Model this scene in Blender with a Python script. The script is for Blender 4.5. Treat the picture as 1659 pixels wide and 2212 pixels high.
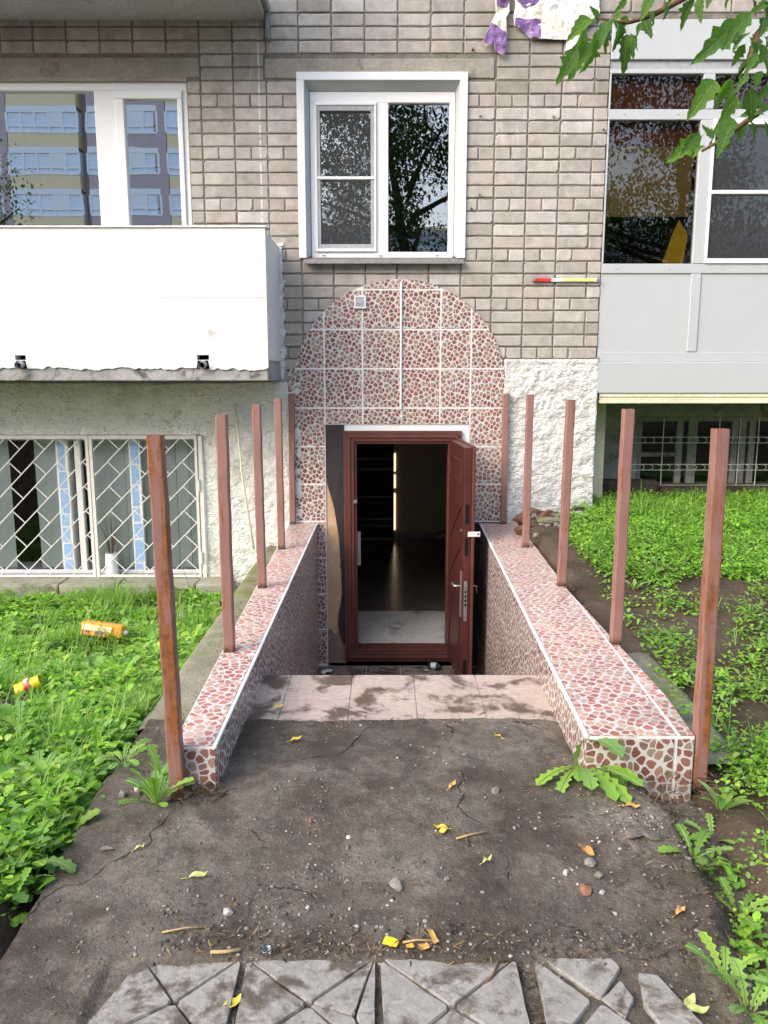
import bpy, bmesh, math, random
import numpy as np
from mathutils import Vector, Matrix, noise

random.seed(7); np.random.seed(7)
R = math.radians
for o in list(bpy.data.objects): bpy.data.objects.remove(o)
S = bpy.context.scene
COL = S.collection

# ------------------------------------------------------------------ camera, sky, sun, exposure
PITCH = R(9.8); CAMP = Vector((0, -6.85, 1.46)); FPX = 1724.0
cam_d = bpy.data.cameras.new('camera'); cam = bpy.data.objects.new('camera', cam_d); COL.objects.link(cam)
cam.location = CAMP; cam.rotation_euler = (R(90) - PITCH, 0, 0)
cam_d.sensor_fit = 'HORIZONTAL'; cam_d.sensor_width = 24; cam_d.lens = 24 * FPX / 1659
cam_d.clip_start = .05; cam_d.clip_end = 600
S.camera = cam
S.render.resolution_x = 768; S.render.resolution_y = 1024

SUN_EL, SUN_AZ = R(33), R(227)      # azimuth clockwise from +Y: behind the camera, to the left
W = bpy.data.worlds.new('World'); S.world = W; W.use_nodes = True
wn = W.node_tree; bg = wn.nodes['Background']
sky = wn.nodes.new('ShaderNodeTexSky'); sky.sky_type = 'NISHITA'; sky.sun_disc = False
sky.sun_elevation = SUN_EL; sky.sun_rotation = SUN_AZ
sky.air_density = 1.0; sky.dust_density = 3.5; sky.ozone_density = 1.0; sky.altitude = 0
wn.links.new(sky.outputs[0], bg.inputs[0]); bg.inputs[1].default_value = .15
sl = bpy.data.lights.new('sun', 'SUN'); sun = bpy.data.objects.new('sun', sl); COL.objects.link(sun)
sl.energy = 1.0; sl.angle = R(90); sl.color = (1, .995, .99)
d = Vector((math.sin(SUN_AZ) * math.cos(SUN_EL), math.cos(SUN_AZ) * math.cos(SUN_EL), math.sin(SUN_EL)))
sun.rotation_euler = d.to_track_quat('Z', 'Y').to_euler()
S.view_settings.view_transform = 'Standard'; S.view_settings.look = 'None'
S.view_settings.gamma = 1; S.view_settings.exposure = 1.5; S.view_settings.use_curve_mapping = False
S.render.engine = 'CYCLES'
S.cycles.max_bounces = 6; S.cycles.diffuse_bounces = 3; S.cycles.glossy_bounces = 3; S.cycles.transparent_max_bounces = 8

# ------------------------------------------------------------------ small helpers
def ray(px, py):
    a = (px - 829.5) / FPX; b = (py - 1106) / FPX
    return Vector((a, math.cos(PITCH) - b * math.sin(PITCH), -math.sin(PITCH) - b * math.cos(PITCH)))
def atY(px, py, Y=0.):
    r = ray(px, py); return CAMP + r * ((Y - CAMP.y) / r.y)
def atZ(px, py, Z=0.):
    r = ray(px, py); return CAMP + r * ((Z - CAMP.z) / r.z)
def lerp(a, b, t): return a + (b - a) * t
def sst(a, b, x):
    t = min(1, max(0, (x - a) / (b - a))); return t * t * (3 - 2 * t)
def nz(x, y, z=0.): return noise.noise(Vector((x, y, z)))
def fbm(x, y, z=0., o=4): return noise.fractal(Vector((x, y, z)), 1.0, 2.0, o)

def tag(o, label, cat=None, group=None, kind=None):
    if label: o['label'] = label
    if cat: o['category'] = cat
    if group: o['group'] = group
    if kind: o['kind'] = kind
    return o
def empty(name, loc=(0, 0, 0), parent=None, rz=0):
    o = bpy.data.objects.new(name, None); COL.objects.link(o); o.location = loc; o.rotation_euler = (0, 0, rz)
    o.empty_display_size = .1
    if parent: o.parent = parent
    return o
def link_mesh(name, me, parent=None, loc=None, rot=None, scale=None):
    o = bpy.data.objects.new(name, me); COL.objects.link(o)
    if parent: o.parent = parent
    if loc is not None: o.location = loc
    if rot is not None: o.rotation_euler = rot
    if scale is not None: o.scale = scale
    return o
def auto_uv(me):
    uv = me.uv_layers.new(name='UVMap').data
    vs = me.vertices
    for p in me.polygons:
        n = p.normal; ax, ay, az = abs(n.x), abs(n.y), abs(n.z)
        for li, vi in zip(p.loop_indices, p.vertices):
            c = vs[vi].co
            if az >= ax and az >= ay: uv[li].uv = (c.x + 7.3, c.y)
            elif ay >= ax: uv[li].uv = (c.x, c.z)
            else: uv[li].uv = (c.y + 3.7, c.z)
class MB:
    def __init__(s): s.v = []; s.f = []; s.m = []
    def face(s, pts, m=0):
        i = len(s.v); s.v += [tuple(p) for p in pts]; s.f.append(tuple(range(i, i + len(pts)))); s.m.append(m); return s
    def box(s, x0, x1, y0, y1, z0, z1, m=0):
        i = len(s.v)
        s.v += [(x0, y0, z0), (x1, y0, z0), (x1, y1, z0), (x0, y1, z0), (x0, y0, z1), (x1, y0, z1), (x1, y1, z1), (x0, y1, z1)]
        for q in ((0, 3, 2, 1), (4, 5, 6, 7), (0, 1, 5, 4), (1, 2, 6, 5), (2, 3, 7, 6), (3, 0, 4, 7)):
            s.f.append(tuple(i + k for k in q)); s.m.append(m)
        return s
    def prism(s, poly, d, m=0):
        """poly: list of 3D points of the front face; d: extrusion vector to the back"""
        n = len(poly); i = len(s.v); d = Vector(d)
        s.v += [tuple(p) for p in poly] + [tuple(Vector(p) + d) for p in poly]
        nn = Vector((0, 0, 0))
        for k in range(n):
            a = Vector(poly[k]); b = Vector(poly[(k + 1) % n]); nn += a.cross(b)
        flip = nn.dot(d) > 0
        fr = tuple(i + k for k in range(n)); bk = tuple(i + n + k for k in reversed(range(n)))
        s.f.append(tuple(reversed(fr)) if flip else fr); s.m.append(m)
        s.f.append(tuple(reversed(bk)) if flip else bk); s.m.append(m)
        for k in range(n):
            q = (i + k, i + n + k, i + n + (k + 1) % n, i + (k + 1) % n)
            s.f.append(tuple(reversed(q)) if flip else q); s.m.append(m)
        return s
    def tube(s, pts, r, n=6, m=0, cap=True):
        pts = [Vector(p) for p in pts]; rs = r if isinstance(r, (list, tuple)) else [r] * len(pts)
        i = len(s.v)
        for k, p in enumerate(pts):
            t = (pts[min(k + 1, len(pts) - 1)] - pts[max(k - 1, 0)]).normalized()
            a = t.cross(Vector((0, 0, 1)) if abs(t.z) < .9 else Vector((1, 0, 0))).normalized(); b = t.cross(a)
            for j in range(n):
                an = 2 * math.pi * j / n
                s.v.append(tuple(p + (a * math.cos(an) + b * math.sin(an)) * rs[k]))
        for k in range(len(pts) - 1):
            for j in range(n):
                s.f.append((i + k * n + j, i + (k + 1) * n + j, i + (k + 1) * n + (j + 1) % n, i + k * n + (j + 1) % n)); s.m.append(m)
        if cap:
            s.f.append(tuple(i + j for j in range(n))); s.m.append(m)
            s.f.append(tuple(i + (len(pts) - 1) * n + j for j in reversed(range(n)))); s.m.append(m)
        return s
    def lathe(s, c, prof, n=20, m=0, axis=None):
        i = len(s.v); c = Vector(c)
        for r, h in prof:
            for j in range(n):
                an = 2 * math.pi * j / n
                s.v.append((c.x + r * math.cos(an), c.y + r * math.sin(an), c.z + h))
        for k in range(len(prof) - 1):
            for j in range(n):
                s.f.append((i + k * n + j, i + k * n + (j + 1) % n, i + (k + 1) * n + (j + 1) % n, i + (k + 1) * n + j)); s.m.append(m)
        return s
    def mesh(s, name, mats, smooth=False, bevel=0, seg=1):
        me = bpy.data.meshes.new(name); me.from_pydata(s.v, [], s.f)
        me.polygons.foreach_set('material_index', s.m)
        for m in (mats if isinstance(mats, (list, tuple)) else [mats]): me.materials.append(m)
        if bevel:
            bm = bmesh.new(); bm.from_mesh(me)
            es = [e for e in bm.edges if len(e.link_faces) == 2 and e.calc_face_angle(0) > .5]
            bmesh.ops.bevel(bm, geom=es, offset=bevel, segments=seg, affect='EDGES', profile=.5)
            bm.to_mesh(me); bm.free()
        if smooth: me.polygons.foreach_set('use_smooth', [True] * len(me.polygons))
        me.update(); auto_uv(me)
        return me
    def build(s, name, mats, parent=None, smooth=False, bevel=0, seg=1, loc=None, rot=None):
        return link_mesh(name, s.mesh(name, mats, smooth, bevel, seg), parent, loc, rot)
def np_mesh(name, V, F, mats, smooth=False, parent=None, mi=None):
    me = bpy.data.meshes.new(name)
    V = np.asarray(V, dtype=np.float32).reshape(-1, 3); F = np.asarray(F, dtype=np.int32)
    k = F.shape[1]; n = len(F)
    me.vertices.add(len(V)); me.vertices.foreach_set('co', V.ravel())
    me.loops.add(n * k); me.loops.foreach_set('vertex_index', F.ravel())
    me.polygons.add(n); me.polygons.foreach_set('loop_start', np.arange(0, n * k, k, dtype=np.int32))
    me.polygons.foreach_set('loop_total', np.full(n, k, dtype=np.int32))
    if mi is not None: me.polygons.foreach_set('material_index', np.asarray(mi, dtype=np.int32))
    if smooth: me.polygons.foreach_set('use_smooth', np.ones(n, dtype=bool))
    me.update(calc_edges=True); me.validate()
    for m in (mats if isinstance(mats, (list, tuple)) else [mats]): me.materials.append(m)
    return link_mesh(name, me, parent)
def grid_mesh(name, us, vs, fn, mats, parent=None, keep=None, smooth=True, flip=False):
    V = []; nu, nv = len(us), len(vs)
    for v in vs:
        for u in us: V.append(fn(u, v))
    F = []
    for j in range(nv - 1):
        for i in range(nu - 1):
            if keep and not keep((us[i] + us[i + 1]) / 2, (vs[j] + vs[j + 1]) / 2): continue
            q = (j * nu + i, j * nu + i + 1, (j + 1) * nu + i + 1, (j + 1) * nu + i)
            F.append(q[::-1] if flip else q)
    return np_mesh(name, V, F, mats, smooth, parent)

# ------------------------------------------------------------------ materials
def new_mat(name, rough=.6, spec=.3, metal=0., color=(.5, .5, .5)):
    m = bpy.data.materials.new(name); m.use_nodes = True
    b = m.node_tree.nodes['Principled BSDF']
    b.inputs['Roughness'].default_value = rough; b.inputs['Metallic'].default_value = metal
    b.inputs['Specular IOR Level'].default_value = spec; b.inputs['Base Color'].default_value = (*color, 1)
    return m, m.node_tree, b
def nd(nt, t, **kw):
    n = nt.nodes.new('ShaderNode' + t)
    for k, v in kw.items():
        if k in n.inputs: n.inputs[k].default_value = v
        else: setattr(n, k, v)
    return n
def coords(nt, mode='object'):
    if mode == 'pos': return nd(nt, 'NewGeometry').outputs['Position']
    tc = nd(nt, 'TexCoord')
    if mode == 'uv': return tc.outputs['UV']
    oi = nd(nt, 'ObjectInfo'); mu = nd(nt, 'Math', operation='MULTIPLY'); mu.inputs[1].default_value = 37.
    nt.links.new(oi.outputs['Random'], mu.inputs[0])
    ad = nd(nt, 'VectorMath', operation='ADD'); nt.links.new(tc.outputs['Object'], ad.inputs[0]); nt.links.new(mu.outputs[0], ad.inputs[1])
    return ad.outputs[0]
def noise_f(nt, co, scale, detail=4., rough=.6, dist=0., stretch=None):
    if stretch:
        mp = nd(nt, 'Mapping'); mp.inputs['Scale'].default_value = stretch; nt.links.new(co, mp.inputs['Vector']); co = mp.outputs[0]
    n = nd(nt, 'TexNoise'); n.inputs['Scale'].default_value = scale; n.inputs['Detail'].default_value = detail
    n.inputs['Roughness'].default_value = rough; n.inputs['Distortion'].default_value = dist
    nt.links.new(co, n.inputs['Vector']); return n.outputs['Fac']
def ramp(nt, fac, stops, interp='LINEAR'):
    r = nd(nt, 'ValToRGB'); e = r.color_ramp.elements; r.color_ramp.interpolation = interp
    while len(e) < len(stops): e.new(.5)
    for k, (p, c) in enumerate(stops):
        e[k].position = p; e[k].color = (*c, 1) if len(c) == 3 else c
    nt.links.new(fac, r.inputs[0]); return r.outputs['Color']
def rfac(nt, fac, a, b):
    mr = nd(nt, 'MapRange'); mr.interpolation_type = 'SMOOTHSTEP'; mr.inputs[1].default_value = a; mr.inputs[2].default_value = b
    nt.links.new(fac, mr.inputs[0]); return mr.outputs[0]
def mix(nt, fac, a, b, mode='MIX'):
    m = nd(nt, 'Mix', data_type='RGBA', blend_type=mode)
    for s, v in ((m.inputs[0], fac), (m.inputs[6], a), (m.inputs[7], b)):
        if isinstance(v, (int, float)): s.default_value = v
        elif isinstance(v, tuple): s.default_value = (*v, 1) if len(v) == 3 else v
        else: nt.links.new(v, s)
    return m.outputs[2]
def mathn(nt, op, a, b=None):
    m = nd(nt, 'Math', operation=op)
    for s, v in zip(m.inputs, (a, b)):
        if v is None: continue
        if isinstance(v, (int, float)): s.default_value = v
        else: nt.links.new(v, s)
    return m.outputs[0]
def bump(nt, b, h, strength=.4, dist=.01):
    n = nd(nt, 'Bump'); n.inputs['Strength'].default_value = strength; n.inputs['Distance'].default_value = dist
    nt.links.new(h, n.inputs['Height']); nt.links.new(n.outputs[0], b.inputs['Normal'])
def setc(nt, b, c): nt.links.new(c, b.inputs['Base Color'])
def sat_sh(c, k): return tuple(x * k for x in c)

def surf(name, c1, c2,  scale=6., rough=.7, spec=.25, bstr=.3, bscale=80., bdist=.004, mode='object', dirt=None, dscale=2., dlo=.5, dhi=.7, speck=None, detail=4., metal=0., pits=None, grain=.35):
    """two-tone mottled surface with fine grain, optional blotches of dirt"""
    m, nt, b = new_mat(name, rough, spec, metal)
    co = coords(nt, mode)
    f = noise_f(nt, co, scale, detail, .62)
    c = ramp(nt, f, [(.3, c1), (.7, c2)])
    g = noise_f(nt, co, scale * 9, 3, .7)
    c = mix(nt, grain, c, ramp(nt, g, [(.25, (.25, .25, .25)), (.75, (.8, .8, .8))]), 'OVERLAY')
    if dirt:
        dn = noise_f(nt, co, dscale, 5, .68, .4)
        c = mix(nt, rfac(nt, dn, dlo, dhi), c, dirt)
    if speck:
        sn = noise_f(nt, co, 140, 2, .5); c = mix(nt, rfac(nt, sn, .68, .74), c, speck)
    hgt = noise_f(nt, co, bscale, 3, .65)
    if pits:
        pn = noise_f(nt, co, 24, 5, .62, 1.2, (.7, .7, 1.25)); pf = rfac(nt, pn, .40, .33)
        gate = rfac(nt, noise_f(nt, co, 3.5, 3, .5), .36, .52)
        pf = mathn(nt, 'MULTIPLY', pf, gate)
        c = mix(nt, mathn(nt, 'MULTIPLY', pf, .7), c, pits)  # darkens the hollows: relief shade and dirt put into the colour
        hgt = mathn(nt, 'ADD', hgt, mathn(nt, 'MULTIPLY', pn, 2.2))
    setc(nt, b, c)
    bump(nt, b, hgt, bstr, bdist)
    return m

# bricks: pale silicate, each with its own tone
m_brick, nt, b = new_mat('silicate_brick', .85, .2)
co = coords(nt); oi = nd(nt, 'ObjectInfo'); ge = nd(nt, 'NewGeometry')
rv = mathn(nt, 'FRACT', mathn(nt, 'ADD', oi.outputs['Random'], mathn(nt, 'MULTIPLY', ge.outputs['Random Per Island'], .618)))
c = ramp(nt, rv, [(0, (.325, .295, .26)), (.2, (.425, .39, .35)), (.4, (.38, .35, .322)), (.6, (.41, .365, .322)), (.8, (.475, .45, .42)), (1, (.345, .315, .287))])
c = mix(nt, .45, c, ramp(nt, noise_f(nt, co, 12, 6, .65), [(.3, (.3, .3, .3)), (.7, (.72, .72, .72))]), 'OVERLAY')
c = mix(nt, .22, c, ramp(nt, noise_f(nt, co, 160, 3, .7), [(.3, (.2, .2, .2)), (.7, (.8, .8, .8))]), 'OVERLAY')
pos = ge.outputs['Position']
st = noise_f(nt, pos, 1.2, 7, .65, .3, (1, 1, .55))
c = mix(nt, mathn(nt, 'MULTIPLY', rfac(nt, st, .48, .68), .6), c, (.19, .17, .145))
c = mix(nt, mathn(nt, 'MULTIPLY', rfac(nt, noise_f(nt, pos, 9, 6, .7, .5, (1, 1, .18)), .60, .72), .55), c, (.66, .63, .60))
# two lines of old white paint left by a removed pipe
sx = nd(nt, 'SeparateXYZ'); nt.links.new(pos, sx.inputs[0])
for xx in (-.998, -.944):
    dx = mathn(nt, 'ABSOLUTE', mathn(nt, 'SUBTRACT', sx.outputs[0], xx))
    ln = mathn(nt, 'MULTIPLY', mathn(nt, 'LESS_THAN', dx, .007), rfac(nt, noise_f(nt, pos, 14, 4, .7), .38, .58))
    c = mix(nt, mathn(nt, 'MULTIPLY', ln, .7), c, (.80, .80, .79))
setc(nt, b, c)
bump(nt, b, noise_f(nt, co, 30, 5, .72), .35, .004)

m_mortar = surf('mortar', (.16, .145, .125), (.25, .228, .20), 9, .95, .1, .8, 60, .01, dirt=(.06, .055, .05), dscale=26, dlo=.60, dhi=.68)
m_lintel = surf('lintel_concrete', (.27, .245, .205), (.36, .33, .285), 5, .9, .15, .6, 45, .008, dirt=(.17, .155, .12), dscale=6, dlo=.55, dhi=.72)
m_slabgrey = surf('slab_concrete', (.24, .235, .235), (.40, .39, .39), 7, .9, .15, .6, 50, .006, dirt=(.11, .11, .105), dscale=5, dlo=.52, dhi=.66)
m_soffit = surf('soffit_concrete', (.40, .40, .385), (.47, .465, .45), 3, .9, .1, .25, 60, .003, dirt=(.20, .19, .16), dscale=1.6, dlo=.58, dhi=.75)
m_parapet = surf('white_limewash', (.66, .665, .66), (.71, .712, .708), 2.5, .8, .2, .35, 22, .008, dirt=(.42, .415, .40), dscale=3.3, dlo=.64, dhi=.78)
m_stucco = surf('white_stucco', (.66, .65, .62), (.78, .775, .75), 6, .9, .15, .9, 38, .014, dirt=(.40, .36, .29), dscale=2.4, dlo=.58, dhi=.74, pits=(.36, .34, .30))
m_stuccoL = surf('grey_stucco', (.76, .76, .73), (.85, .85, .83), 5, .9, .15, .9, 38, .014, dirt=(.50, .50, .41), dscale=1.6, dlo=.52, dhi=.72, pits=(.20, .20, .16))
m_stuccodark = surf('shaded_dirty_stucco', (.20, .195, .17), (.34, .33, .30), 5, .95, .1, .7, 38, .01, dirt=(.11, .10, .085), dscale=3, dlo=.5, dhi=.66)  # dark base paints the recess shade into the stucco, under dirt blotches
m_pvc = surf('white_plastic', (.74, .75, .76), (.79, .80, .81), 1.6, .35, .4, .02, 30, .001, grain=.05)
m_pvcL = surf('white_panel', (.44, .465, .48), (.46, .485, .50), .8, .4, .35, .02, 30, .001, grain=.04)
m_cream = surf('cream_paint', (.62, .60, .44), (.70, .68, .52), 3, .5, .3, .1, 40, .002, dirt=(.40, .36, .25), dscale=5, dlo=.62, dhi=.75)
m_grey = surf('grey_plastic', (.32, .33, .35), (.37, .38, .40), 3, .5, .3)
m_zinc = surf('zinc_sheet', (.26, .26, .26), (.34, .34, .34), 6, .45, .5, .1, 40, .002, metal=.5)
m_dark, _, _ = new_mat('hole_shade', .9, .1, 0, (.012, .011, .011))  # near-black colour stands in for the shade inside holes and slots
m_room, _, _ = new_mat('dim_room', .9, .1, 0, (.05, .045, .042))
m_black = surf('charcoal_leatherette', (.028, .024, .027), (.042, .037, .04), 8, .55, .3, .15, 120, .002)
m_ply = surf('bare_fibreboard', (.42, .28, .17), (.55, .39, .25), 7, .85, .15, .3, 60, .003, dirt=(.16, .12, .09), dscale=4, dlo=.6, dhi=.72)
m_plyd = surf('dirty_board', (.16, .13, .11), (.26, .21, .175), 8, .9, .15, .3, 60, .003)

def pebble_mat(name, dirt_amt=0., rough=.22, gain=1.):
    m, nt, b = new_mat(name, rough, .45)
    uv0 = coords(nt, 'uv'); oo = nd(nt, 'ObjectInfo'); of = nd(nt, 'VectorMath', operation='MULTIPLY_ADD'); nt.links.new(oo.outputs['Random'], of.inputs[0]); of.inputs[1].default_value = (17., 29., 0); nt.links.new(uv0, of.inputs[2]); uv = of.outputs[0]
    wob = nd(nt, 'TexNoise'); wob.inputs['Scale'].default_value = 30; wob.inputs['Detail'].default_value = 2
    nt.links.new(uv, wob.inputs['Vector'])
    vs = nd(nt, 'VectorMath', operation='MULTIPLY_ADD'); nt.links.new(wob.outputs['Color'], vs.inputs[0])
    vs.inputs[1].default_value = (.012, .012, 0); nt.links.new(uv, vs.inputs[2])
    mp = nd(nt, 'Mapping'); mp.inputs['Scale'].default_value = (1, .92, 1); mp.inputs['Rotation'].default_value = (0, 0, .5); nt.links.new(vs.outputs[0], mp.inputs['Vector'])
    ve = nd(nt, 'TexVoronoi', feature='DISTANCE_TO_EDGE', voronoi_dimensions='2D'); ve.inputs['Scale'].default_value = 29; ve.inputs['Randomness'].default_value = .82
    vc = nd(nt, 'TexVoronoi', feature='F1', voronoi_dimensions='2D'); vc.inputs['Scale'].default_value = 29; vc.inputs['Randomness'].default_value = .82
    for v in (ve, vc): nt.links.new(mp.outputs[0], v.inputs['Vector'])
    # round the cells: the edge distance is pulled in where the centre is far
    dd = mathn(nt, 'SUBTRACT', ve.outputs['Distance'], mathn(nt, 'MULTIPLY', rfac(nt, vc.outputs['Distance'], .32, .70), .17))
    mk = rfac(nt, dd, .050, .078)
    sp = nd(nt, 'SeparateColor'); nt.links.new(vc.outputs['Color'], sp.inputs[0])
    c = ramp(nt, sp.outputs[0], [(0, (.25, .10, .088)), (.20, (.215, .088, .078)), (.38, (.285, .135, .115)), (.52, (.32, .22, .165)), (.68, (.275, .20, .16)), (.84, (.215, .14, .125)), (.92, (.31, .24, .19))], 'CONSTANT')
    c = mix(nt, .55, c, ramp(nt, noise_f(nt, uv, 70, 5, .7), [(.25, (.28, .28, .28)), (.75, (.75, .75, .75))]), 'OVERLAY')
    oi = nd(nt, 'ObjectInfo'); tv = ramp(nt, oi.outputs['Random'], [(0, (.84, .82, .80)), (.5, (1., 1., 1.)), (1, (1.1, 1.06, 1.02))]); c = mix(nt, 1., c, tv, 'MULTIPLY')
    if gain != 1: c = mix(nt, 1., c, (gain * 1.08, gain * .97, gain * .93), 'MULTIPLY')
    c = mix(nt, mk, (.57, .545, .525), c)
    if dirt_amt:
        pos = coords(nt, 'pos')
        dn = noise_f(nt, pos, 3.2, 8, .7, .5)
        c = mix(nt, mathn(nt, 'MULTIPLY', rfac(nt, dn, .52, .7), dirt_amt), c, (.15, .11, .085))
    setc(nt, b, c); bump(nt, b, mk, .5, .0012)
    return m
m_peb = pebble_mat('pebble_print_tile', .25)
m_pebtop = pebble_mat('pebble_print_tile_skylit', .45, .3, 1.5)  # paler copy for wall tops: sky wash put into the colour, plus dirt
m_grout = surf('pale_grout', (.68, .66, .65), (.78, .76, .75), 12, .8, .2, .2, 90, .002, dirt=(.38, .33, .30), dscale=5, dlo=.56, dhi=.70)
m_trim = surf('white_tile_edging', (.74, .73, .72), (.80, .79, .78), 6, .4, .4, .05)
m_ftile = surf('beige_floor_tile', (.42, .335, .285), (.49, .40, .345), 4, .5, .3, .15, 60, .002, mode='pos', dirt=(.12, .088, .065), dscale=4.6, dlo=.47, dhi=.60)
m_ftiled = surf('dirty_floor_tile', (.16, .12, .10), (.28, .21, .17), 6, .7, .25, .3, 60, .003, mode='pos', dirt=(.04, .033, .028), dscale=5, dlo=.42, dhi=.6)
m_intile = surf('white_interior_tile', (.50, .48, .45), (.58, .56, .53), 3, .4, .35, .1, 50, .002, mode='pos', dirt=(.25, .22, .18), dscale=4, dlo=.52, dhi=.68)
m_infloor = surf('dark_glossy_floor', (.11, .10, .09), (.15, .135, .12), 3, .22, .45, .05, 30, .001)
m_inwall = surf('brown_interior_wall', (.68, .58, .43), (.76, .66, .50), 3, .8, .2)
m_shelf = surf('dark_shelving', (.22, .24, .25), (.30, .32, .33), 4, .4, .4)
m_door = surf('red_brown_door', (.055, .015, .013), (.085, .023, .019), 5, .38, .45, .12, 50, .002, dirt=(.06, .03, .025), dscale=3, dlo=.55, dhi=.75)
m_doorfr = surf('brown_door_frame', (.085, .030, .024), (.125, .045, .035), 6, .42, .4, .1, 50, .002, dirt=(.07, .04, .03), dscale=4, dlo=.56, dhi=.75)
m_steel = surf('dull_steel', (.36, .35, .34), (.46, .45, .43), 20, .4, .5, .1, metal=.8)
m_whitesteel = surf('white_painted_steel', (.62, .61, .59), (.70, .69, .67), 14, .5, .35, .2, 60, .002, dirt=(.36, .20, .10), dscale=22, dlo=.68, dhi=.76)

def post_mat(name, rust):
    m, nt, b = new_mat(name, .5, .35)
    co = coords(nt)
    c = ramp(nt, noise_f(nt, co, 5, 5, .6), [(.3, (.235, .125, .108)), (.7, (.29, .16, .14))])
    c = mix(nt, .25, c, ramp(nt, noise_f(nt, co, 180, 2, .6), [(.3, (.3, .3, .3)), (.7, (.75, .75, .75))]), 'OVERLAY')
    s = noise_f(nt, co, 9, 6, .65, .5, (3.2, 3.2, .35))
    c = mix(nt, rfac(nt, s, .60 - rust * .17, .70 - rust * .1), c, ramp(nt, noise_f(nt, co, 30, 5, .7), [(.3, (.13, .045, .02)), (.7, (.33, .13, .045))]))
    s2 = noise_f(nt, co, 7, 6, .7, .3, (4, 4, .5))
    c = mix(nt, mathn(nt, 'MULTIPLY', rfac(nt, s2, .66 - rust * .06, .74), .8), c, (.045, .025, .02))
    ge = nd(nt, 'NewGeometry'); sx = nd(nt, 'SeparateXYZ'); tc = nd(nt, 'TexCoord'); nt.links.new(tc.outputs['Object'], sx.inputs[0])
    low = mathn(nt, 'ADD', sx.outputs[2], mathn(nt, 'MULTIPLY', noise_f(nt, co, 30, 4, .7), .06))
    c = mix(nt, rfac(nt, low, .075, .03), c, (.07, .035, .025))
    setc(nt, b, c); bump(nt, b, noise_f(nt, co, 70, 5, .7), .25, .0015)
    return m
m_post = post_mat('brown_painted_steel', .22)
m_postr = post_mat('rusting_brown_steel', 1.)

# glass: a reflecting pane over a dim room, with slightly wavy sheet
def glass_mat(name, refl, tint, wav=.0):
    m = bpy.data.materials.new(name); m.use_nodes = True; nt = m.node_tree
    for n in list(nt.nodes): nt.nodes.remove(n)
    out = nd(nt, 'OutputMaterial'); gl = nd(nt, 'BsdfGlossy'); gl.inputs['Roughness'].default_value = .0
    tr = nd(nt, 'BsdfTransparent'); tr.inputs['Color'].default_value = (*tint, 1)
    mx = nd(nt, 'MixShader'); fr = nd(nt, 'Fresnel'); fr.inputs['IOR'].default_value = 1.5
    f = mathn(nt, 'MINIMUM', mathn(nt, 'ADD', fr.outputs[0], refl - .04), 1.0)
    nt.links.new(f, mx.inputs[0]); nt.links.new(tr.outputs[0], mx.inputs[1]); nt.links.new(gl.outputs[0], mx.inputs[2])
    nt.links.new(mx.outputs[0], out.inputs['Surface'])
    if wav:
        tc = nd(nt, 'TexCoord'); n = nd(nt, 'TexNoise'); n.inputs['Scale'].default_value = 2.2; n.inputs['Detail'].default_value = 1
        nt.links.new(tc.outputs['Object'], n.inputs['Vector'])
        bp = nd(nt, 'Bump'); bp.inputs['Strength'].default_value = wav; bp.inputs['Distance'].default_value = .01
        nt.links.new(n.outputs['Fac'], bp.inputs['Height']); nt.links.new(bp.outputs[0], gl.inputs['Normal'])
    return m
m_glassL = glass_mat('mirror_coated_glass', .95, (.75, .78, .78), .045)
m_glassC = glass_mat('window_glass', .36, (.75, .76, .76), .06)
m_glassR = glass_mat('tinted_glass', .13, (.95, .86, .76), .08)
m_glassB = glass_mat('basement_glass', .06, (.98, 1., .99), .04)
def mesh_screen():
    m = bpy.data.materials.new('insect_screen'); m.use_nodes = True; nt = m.node_tree
    for n in list(nt.nodes): nt.nodes.remove(n)
    out = nd(nt, 'OutputMaterial'); df = nd(nt, 'BsdfDiffuse'); df.inputs['Color'].default_value = (.14, .145, .155, 1)
    tr = nd(nt, 'BsdfTransparent'); mx = nd(nt, 'MixShader'); mx.inputs[0].default_value = .17
    nt.links.new(tr.outputs[0], mx.inputs[1]); nt.links.new(df.outputs[0], mx.inputs[2]); nt.links.new(mx.outputs[0], out.inputs[0])
    return m
m_screen = mesh_screen()

# vegetation
def leaf_mat(name, cols, rough=.45, trans=.35, pos_tint=True):
    m, nt, b = new_mat(name, rough, .35)
    ge = nd(nt, 'NewGeometry'); oi = nd(nt, 'ObjectInfo')
    rv = mathn(nt, 'FRACT', mathn(nt, 'ADD', ge.outputs['Random Per Island'], oi.outputs['Random']))
    k = len(cols) - 1
    c = ramp(nt, rv, [(i / k, cc) for i, cc in enumerate(cols)])
    if pos_tint:
        c = mix(nt, .5, c, ramp(nt, noise_f(nt, ge.outputs['Position'], 2.5, 3, .6), [(.3, (.32, .32, .32)), (.7, (.72, .72, .68))]), 'OVERLAY')
    setc(nt, b, c)
    tl = nd(nt, 'BsdfTranslucent'); nt.links.new(mix(nt, 1., c, (1.0, 1.25, .45), 'MULTIPLY'), tl.inputs['Color'])
    mx = nd(nt, 'MixShader'); mx.inputs[0].default_value = trans
    out = nt.nodes['Material Output']
    nt.links.new(b.outputs[0], mx.inputs[1]); nt.links.new(tl.outputs[0], mx.inputs[2]); nt.links.new(mx.outputs[0], out.inputs['Surface'])
    return m
m_grass = leaf_mat('grass_blades', [(.13, .28, .04), (.22, .42, .06), (.26, .46, .09), (.15, .33, .045), (.42, .46, .16)])
m_herb = leaf_mat('low_herb_leaves', [(.17, .36, .035), (.28, .54, .05), (.20, .42, .045), (.36, .60, .07), (.11, .25, .045), (.24, .42, .12), (.45, .56, .12)])
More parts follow.
